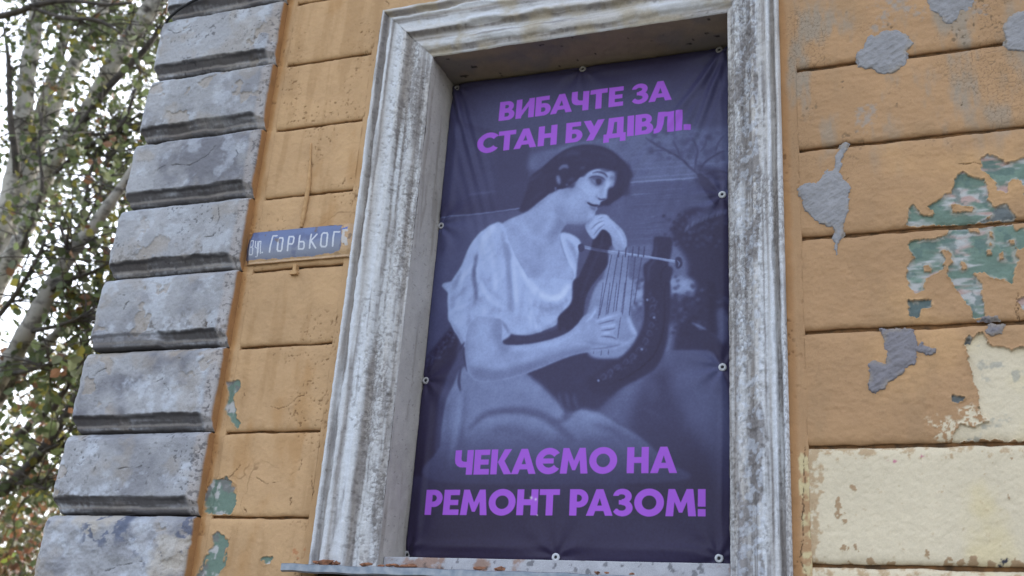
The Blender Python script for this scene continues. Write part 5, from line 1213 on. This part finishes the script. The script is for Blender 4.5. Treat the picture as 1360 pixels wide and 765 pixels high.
def ring_mesh():
    bm = bmesh.new(); prof = [(.0058, 0), (.0058, -.003), (.0075, -.0045), (.0125, -.0042), (.0150, -.0022), (.0150, 0.002)]; n = 20; rows = []
    for r, y in prof: rows.append([bm.verts.new((r * math.cos(2 * math.pi * k / n), y, r * math.sin(2 * math.pi * k / n))) for k in range(n)])
    for a, b in zip(rows, rows[1:]):
        for k in range(n): bm.faces.new((a[k], a[(k + 1) % n], b[(k + 1) % n], b[k]))
    bmesh.ops.recalc_face_normals(bm, faces=bm.faces); return bm
for (u, v, wh), (gx_, gz_) in zip(GROM, GP):
    y = float(banner_y(np.array([gx_]), np.array([gz_]))[0])
    g = bm_obj("eyelet", ring_mesh(), M_EYE if wh else M_EYE_D, banner, True); g.location = Vector((gx_, y - .001, gz_ + EYE)) - banner.location
    bm = bmesh.new(); bmesh.ops.create_uvsphere(bm, u_segments=12, v_segments=6, radius=1)
    for q in bm.verts: q.co = Vector((q.co.x * .0050, q.co.y * .0028 - .0005, q.co.z * .0050))
    s = bm_obj("hole_disc", bm, M_HOLE, g, True)  # dark disc added inside the ring to read as its shaded hole

# ---------------------------------------------------------------- ground
M_GROUND = noisy("dry_grass", (.10, .11, .05), (.16, .14, .08), 2, .95, .4, .03)
M_PAVE = noisy("asphalt_pavement", (.09, .09, .088), (.15, .148, .14), 14, .9, .3, .004)
def slab(name, x0, x1, y0, y1, z0, z1, mat, bev=0):
    bm = bmesh.new(); box(bm, x0, x1, y0, y1, z0, z1); return bm_obj(name, bm, mat)
bm = bmesh.new(); q = [bm.verts.new(p) for p in ((-1500, -1500, 0), (1500, -1500, 0), (1500, 1500, 0), (-1500, 1500, 0))]; bm.faces.new(q)
tag(bm_obj("ground", bm, M_GROUND), kind="structure")
tag(slab("pavement", -30, 30, -4.2, -.115, -.2, .006, M_PAVE), kind="structure")
tag(slab("kerb", -30, 30, -4.36, -4.203, -.2, .012, M_PLINTH), kind="structure")
bm = bmesh.new(); q = [bm.verts.new(p) for p in ((-200, -11.5, .005), (200, -11.5, .005), (200, -4.362, .005), (-200, -4.362, .005))]; bm.faces.new(q)
tag(bm_obj("road", bm, noisy("road_asphalt", (.04, .04, .042), (.06, .06, .06), 20, .9, .3, .004)), kind="structure")

# ---------------------------------------------------------------- trees behind the corner
def bark_mat(name, c_light, c_dark, thr, knots=.5):
    m, t, p = new_mat(name)
    tc = t.nodes.new("ShaderNodeTexCoord"); mp = t.nodes.new("ShaderNodeMapping"); mp.inputs["Scale"].default_value = (6, 6, 9)
    t.links.new(tc.outputs["Object"], mp.inputs[0])
    n = t.nodes.new("ShaderNodeTexNoise"); n.inputs["Scale"].default_value = 1.0; n.inputs["Detail"].default_value = 8; n.inputs["Roughness"].default_value = .65
    t.links.new(mp.outputs[0], n.inputs["Vector"])
    r = t.nodes.new("ShaderNodeValToRGB"); e = r.color_ramp.elements
    e[0].position = thr - .10; e[0].color = (*c_dark, 1); e[1].position = thr + .05; e[1].color = (*c_light, 1)
    t.links.new(n.outputs[0], r.inputs[0]); t.links.new(r.outputs[0], p.inputs["Base Color"])
    b = t.nodes.new("ShaderNodeBump"); b.inputs["Strength"].default_value = .4; b.inputs["Distance"].default_value = .02
    t.links.new(n.outputs[0], b.inputs["Height"]); t.links.new(b.outputs[0], p.inputs["Normal"]); p.inputs["Roughness"].default_value = .85
    return m
M_BARK_W = bark_mat("silver_poplar_bark", (.38, .36, .325), (.05, .042, .037), .47)
M_BARK_G = bark_mat("grey_bark", (.27, .255, .23), (.05, .045, .04), .45)
M_BARK_D = bark_mat("dark_bark", (.06, .05, .042), (.025, .02, .018), .5)
def leaf_mat(name):
    m, t, p = new_mat(name)
    a = t.nodes.new("ShaderNodeAttribute"); a.attribute_name = "Col"
    t.links.new(a.outputs["Color"], p.inputs["Base Color"]); p.inputs["Roughness"].default_value = .5
    tr = t.nodes.new("ShaderNodeBsdfTranslucent"); t.links.new(a.outputs["Color"], tr.inputs["Color"])
    mx = t.nodes.new("ShaderNodeMixShader"); mx.inputs[0].default_value = .45
    t.links.new(p.outputs[0], mx.inputs[1]); t.links.new(tr.outputs[0], mx.inputs[2]); t.links.new(mx.outputs[0], t.nodes["Material Output"].inputs["Surface"])
    return m
M_LEAF = leaf_mat("leaf")
LEAF = np.array([(0, 0, 0), (.34, .28, .10), (.40, .62, .10), (0, 1.05, 0), (-.40, .62, .10), (-.34, .28, .10)])
def leaves_mesh(name, pos, size, pal, wts, seed, droop=.5):
    r = np.random.default_rng(seed); n = len(pos)
    sz = size * r.uniform(.6, 1.25, n)
    d = r.normal(size=(n, 3)); d[:, 2] -= droop; d /= np.linalg.norm(d, axis=1)[:, None]
    a = r.normal(size=(n, 3)); s = np.cross(d, a); s /= np.linalg.norm(s, axis=1)[:, None]; nn = np.cross(s, d)
    V = pos[:, None, :] + sz[:, None, None] * (LEAF[None, :, 0:1] * s[:, None, :] + LEAF[None, :, 1:2] * d[:, None, :] + LEAF[None, :, 2:3] * nn[:, None, :])
    base = (np.arange(n) * 6)[:, None]
    F = np.concatenate([base + np.array([[0, 1, 2, 3]]), base + np.array([[0, 3, 4, 5]])])
    ci = r.choice(len(pal), n, p=np.array(wts) / sum(wts)); c = np.array(pal)[ci] * r.uniform(.65, 1.35, (n, 1))
    return np_mesh(name, V.reshape(-1, 3), F, np.repeat(c, 6, 0), False)
GREENS = [(.065, .085, .035), (.105, .135, .055), (.145, .165, .09), (.20, .185, .04), (.19, .10, .055)]
def tree(label, stems, base, mat, branches, n_leaf, pal_w, seed, group=None, twig_n=160, leaf=.075, extra=()):
    """stems/branches: lists of (u, v, Y, width px) measured on the photo and carried on to the tree's foot"""
    root = empty("poplar_tree", base); tag(root, label, "tree", group)
    rnd = random.Random(seed); off = -Vector(base)
    bm = bmesh.new(); lines = []
    for st in stems:
        P = [survey(u, v, y) for u, v, y, w in st]; D = [np.linalg.norm(p - CAMC) for p in P]
        rr_ = [w * .43 * d / FPX for (u, v, y, w), d in zip(st, D)]
        foot = np.array(base) + np.array((rnd.uniform(-.12, .12), rnd.uniform(-.12, .12), -.15))
        midp = P[-1] * .45 + foot * .55 + np.array((0, 0, .1)); low = P[-1] * .15 + foot * .85
        P = P + [midp, low, foot]; rr_ = rr_ + [rr_[-1] * 1.25, rr_[-1] * 1.45, rr_[-1] * 2.0]
        top = P[0] + (P[0] - P[1]) / np.linalg.norm(P[0] - P[1]) * 2.4; P = [top] + P; rr_ = [rr_[0] * .35] + rr_
        Q = spline(P, 7); R_ = np.interp(np.linspace(0, len(P) - 1, len(Q)), range(len(P)), rr_)
        R_ = R_ * np.array([1 + .10 * math.sin(i * 1.9 + seed) * math.sin(i * .7) for i in range(len(R_))])
        tube(bm, [Vector(q) + off for q in Q], R_, 12); lines.append((Q, R_))
    n_st = len(lines); bm_obj("trunk", bm, mat, root, True)
    bm = bmesh.new()
    for st in branches:
        P = [survey(u, v, y) for u, v, y, w in st]; D = [np.linalg.norm(p - CAMC) for p in P]
        Q = spline(P, 6); R_ = np.interp(np.linspace(0, len(P) - 1, len(Q)), range(len(P)), [w * .5 * d / FPX for (u, v, y, w), d in zip(st, D)])
        b2 = bmesh.new(); tube(b2, [Vector(q) + off for q in Q], R_, 7); lines.append((Q, R_ * .5)); bm_obj('limb', b2, M_BARK_D, root, True)
    pos = []
    for i in range(int(twig_n * 1.7)):
        Q, R_ = rnd.choice(lines); j = rnd.randrange(0, int(len(Q) * .72)); p = Vector(Q[j])
        if i % 2 and i > 40:          # the leafy head above
            Q, R_ = lines[rnd.randrange(n_st)]; j = rnd.randrange(0, 10); p = Vector(Q[j])
        if p.z < 2.2: continue
        d = Vector((rnd.gauss(0, 1), rnd.gauss(.55, .7), rnd.uniform(-.1, 1.0))).normalized(); L = rnd.uniform(.5, 1.7)
        pts = [p]
        for k in range(6):
            d = (d + Vector((rnd.gauss(0, .22), rnd.gauss(0, .22), -.07 + rnd.gauss(0, .12)))).normalized(); pts.append(pts[-1] + d * L / 6)
        tube(bm, [q + off for q in pts], [.009 * (1 - .75 * k / 6) for k in range(7)], 5)
        for k in range(rnd.randint(26, 60)):
            t = rnd.uniform(.15, 1) * 6; a = int(min(t, 5)); q = pts[a].lerp(pts[a + 1], t - a)
            pos.append(q + Vector((rnd.gauss(0, .10), abs(rnd.gauss(0, .2)), rnd.gauss(-.03, .10))))
    tag(bm_obj("twigs", bm, M_BARK_D, root, True), kind="stuff")
    rnd.shuffle(pos); pos = pos[:int(n_leaf * 1.8)]
    arr = np.array([tuple(q + off) for q in pos])
    tag(link("crown", leaves_mesh("crown", arr, leaf, GREENS, pal_w, seed), M_LEAF, root), kind="stuff")
    return root
bA = survey(-120, 640, 4.6); bA = (bA[0], 4.6, 0)
tree("tall poplar with pale silvery trunks, the palest beside the corner quoins",
     [[(52, -10, 4.4, 19), (43, 55, 4.4, 21), (35, 110, 4.4, 23), (31, 160, 4.4, 25), (24, 210, 4.5, 26), (6, 290, 4.5, 28), (-28, 390, 4.6, 30)],
      [(146, -12, 4.8, 16), (128, 35, 4.8, 17), (106, 72, 4.8, 18), (84, 116, 4.7, 20), (62, 165, 4.7, 21), (42, 220, 4.6, 24), (14, 300, 4.6, 26), (-20, 400, 4.6, 28)],
      [(212, -8, 4.2, 28), (188, 30, 4.2, 24), (164, 62, 4.2, 23), (144, 95, 4.2, 22), (122, 135, 4.3, 20), (94, 182, 4.3, 22), (70, 218, 4.3, 24), (48, 266, 4.4, 23), (24, 328, 4.4, 26), (-24, 425, 4.5, 30)],
      [(98, 0, 4.6, 11), (86, 50, 4.6, 13), (72, 95, 4.6, 14), (56, 140, 4.6, 15), (38, 200, 4.6, 16), (18, 262, 4.6, 18), (-12, 352, 4.6, 22)]],
     bA, M_BARK_W,
     [[(-14, 24, 3.6, 8), (20, 17, 3.6, 8), (42, 9, 3.6, 8), (72, 2, 3.6, 7), (104, 2, 3.6, 5), (140, 6, 3.6, 4), (175, 4, 3.6, 3)], [(44, 11, 3.6, 5), (70, 20, 3.6, 5), (92, 25, 3.6, 5), (124, 26, 3.6, 4), (142, 32, 3.6, 4), (160, 44, 3.6, 2)],
      [(216, 34, 4.0, 6), (192, 66, 4.0, 8), (162, 97, 4.0, 9), (134, 128, 4.0, 9), (110, 165, 4.1, 10), (95, 190, 4.2, 11)], [(180, 118, 3.9, 4), (167, 156, 3.9, 5), (144, 180, 3.9, 6), (104, 203, 4.0, 6), (72, 232, 4.2, 6)],
      [(4, 30, 4.2, 2), (10, 70, 4.2, 5), (12, 100, 4.2, 7), (14, 160, 4.2, 8), (20, 200, 4.3, 9), (22, 230, 4.4, 10)], [(186, 150, 4.0, 3), (150, 178, 4.0, 3), (118, 192, 4.0, 4)], [(128, 200, 4.1, 3), (118, 240, 4.1, 4), (108, 290, 4.1, 5), (92, 332, 4.0, 5)], [(144, 190, 4, 3), (134, 250, 4, 3), (112, 300, 4, 4)],
      [(56, 150, 4.0, 4), (52, 200, 4.0, 4), (56, 250, 4.0, 5), (40, 300, 4.1, 6), (30, 330, 4.2, 6)]],
     4500, (4, 5, 5, 1.4, .7), 11, None, 230, .08)
bB = survey(-230, 700, 3.4); bB = (bB[0], 3.4, 0)
tree("leaning grey-barked poplar crossing low in front of the pale trunks",
     [[(176, 226, 3.3, 12), (160, 250, 3.3, 14), (123, 302, 3.3, 18), (94, 338, 3.3, 20), (66, 386, 3.3, 23), (38, 436, 3.3, 26), (13, 482, 3.4, 28), (-30, 550, 3.4, 30)],
      [(140, 380, 3.7, 10), (118, 404, 3.7, 12), (90, 430, 3.7, 13), (62, 456, 3.7, 14), (30, 490, 3.6, 16), (-10, 545, 3.5, 18)]],
     bB, M_BARK_G,
     [[(152, 345, 3.2, 3), (120, 362, 3.2, 4), (84, 374, 3.2, 5), (66, 388, 3.3, 6)], [(128, 408, 3.2, 3), (104, 422, 3.2, 4), (78, 432, 3.2, 5), (42, 440, 3.3, 6)], [(116, 458, 3.6, 5), (106, 486, 3.6, 5), (95, 505, 3.6, 6), (70, 545, 3.6, 8)],
      [(74, 480, 3.2, 4), (46, 490, 3.2, 5), (18, 496, 3.3, 7)], [(80, 300, 3.2, 4), (88, 325, 3.2, 5), (92, 345, 3.3, 6)], [(60, 320, 3.1, 4), (40, 360, 3.1, 5), (14, 400, 3.2, 6), (-20, 440, 3.3, 7)]],
     1900, (4, 4, 4, 1.6, 1.2), 23, None, 100, .085)
bC = survey(-260, 760, 5.0); bC = (bC[0], 5.0, 0)
tree("dark-limbed tree low at the left with autumn leaves",
     [[(120, 490, 4.8, 9), (94, 540, 4.8, 12), (72, 576, 4.8, 14), (44, 614, 4.9, 15), (16, 642, 4.9, 17), (-40, 690, 5.0, 20)],
      [(84, 518, 5.1, 7), (66, 542, 5.1, 9), (30, 574, 5.1, 11), (0, 598, 5.0, 13), (-50, 650, 5.0, 16)]],
     bC, M_BARK_D,
     [[(80, 590, 4.7, 3), (64, 596, 4.7, 4), (50, 606, 4.8, 5)], [(60, 650, 4.6, 3), (36, 640, 4.7, 4), (18, 644, 4.8, 5)]],
     1300, (4, 4, 2, 3, 2), 37, None, 80, .09)
# ---------------------------------------------------------------- shrubs
def shrub(label, cpos, rad, hgt, n, pal, wts, seed, leaf=.07):
    root = empty("shrub", (cpos[0], cpos[1], 0)); tag(root, label, "shrub")
    rnd = random.Random(seed); bm = bmesh.new(); pos = []
    for i in range(46):
        a = rnd.uniform(0, 2 * math.pi); d = Vector((math.cos(a) * rnd.uniform(.1, .8), math.sin(a) * rnd.uniform(.1, .8), 1)).normalized(); p = Vector((rnd.gauss(0, .15), rnd.gauss(0, .15), 0)); pts = [p]
        L = hgt * rnd.uniform(.6, 1.15)
        for k in range(7):
            d = (d + Vector((rnd.gauss(0, .16), rnd.gauss(0, .16), rnd.gauss(0, .05)))).normalized(); p = p + d * L / 7; pts.append(p)
        tube(bm, pts, [.016 * (1 - .85 * k / 7) for k in range(8)], 5)
        for k in range(n // 46):
            t = rnd.uniform(1, 7) ; j = min(int(t), 6); q = pts[j].lerp(pts[j + 1], t - j); s = rad * .16
            pos.append(tuple(q + Vector((rnd.gauss(0, s), rnd.gauss(0, s), rnd.gauss(0, s)))))
    bm_obj("stems", bm, M_BARK_D, root, True)
    tag(link("foliage", leaves_mesh("foliage", np.array(pos), leaf, pal, wts, seed), M_LEAF, root), kind="stuff")
AUT = [(.13, .08, .035), (.11, .105, .04), (.07, .08, .035), (.15, .07, .04)]
p = survey(50, 640, 7.5); shrub("rusty autumn shrub seen low beside the bottom corner quoin", (p[0], 7.5), 1.6, p[2] + .5, 9200, AUT, (3, 3, 2, 2), 51, .10)
p = survey(-20, 650, 6.5); shrub("dull green and brown shrub at the left edge under the dark limbs", (p[0], 6.5), 1.5, p[2] + .5, 8200, AUT, (1, 2, 4, 2), 52, .08)
p = survey(5, 768, 3.6); shrub("low yellow-green shrub peeping up at the bottom left corner", (p[0], 3.6), .9, p[2] + .12, 2600, [(.22, .26, .03), (.17, .22, .04), (.26, .26, .05)], (3, 2, 1), 53, .06)
p = survey(70, 610, 11); shrub("tall tawny shrub farthest behind the trees", (p[0], 11), 2.2, p[2] + 1.6, 16000, [(.17, .11, .055), (.14, .12, .055), (.11, .095, .05)], (3, 3, 2), 54, .10)
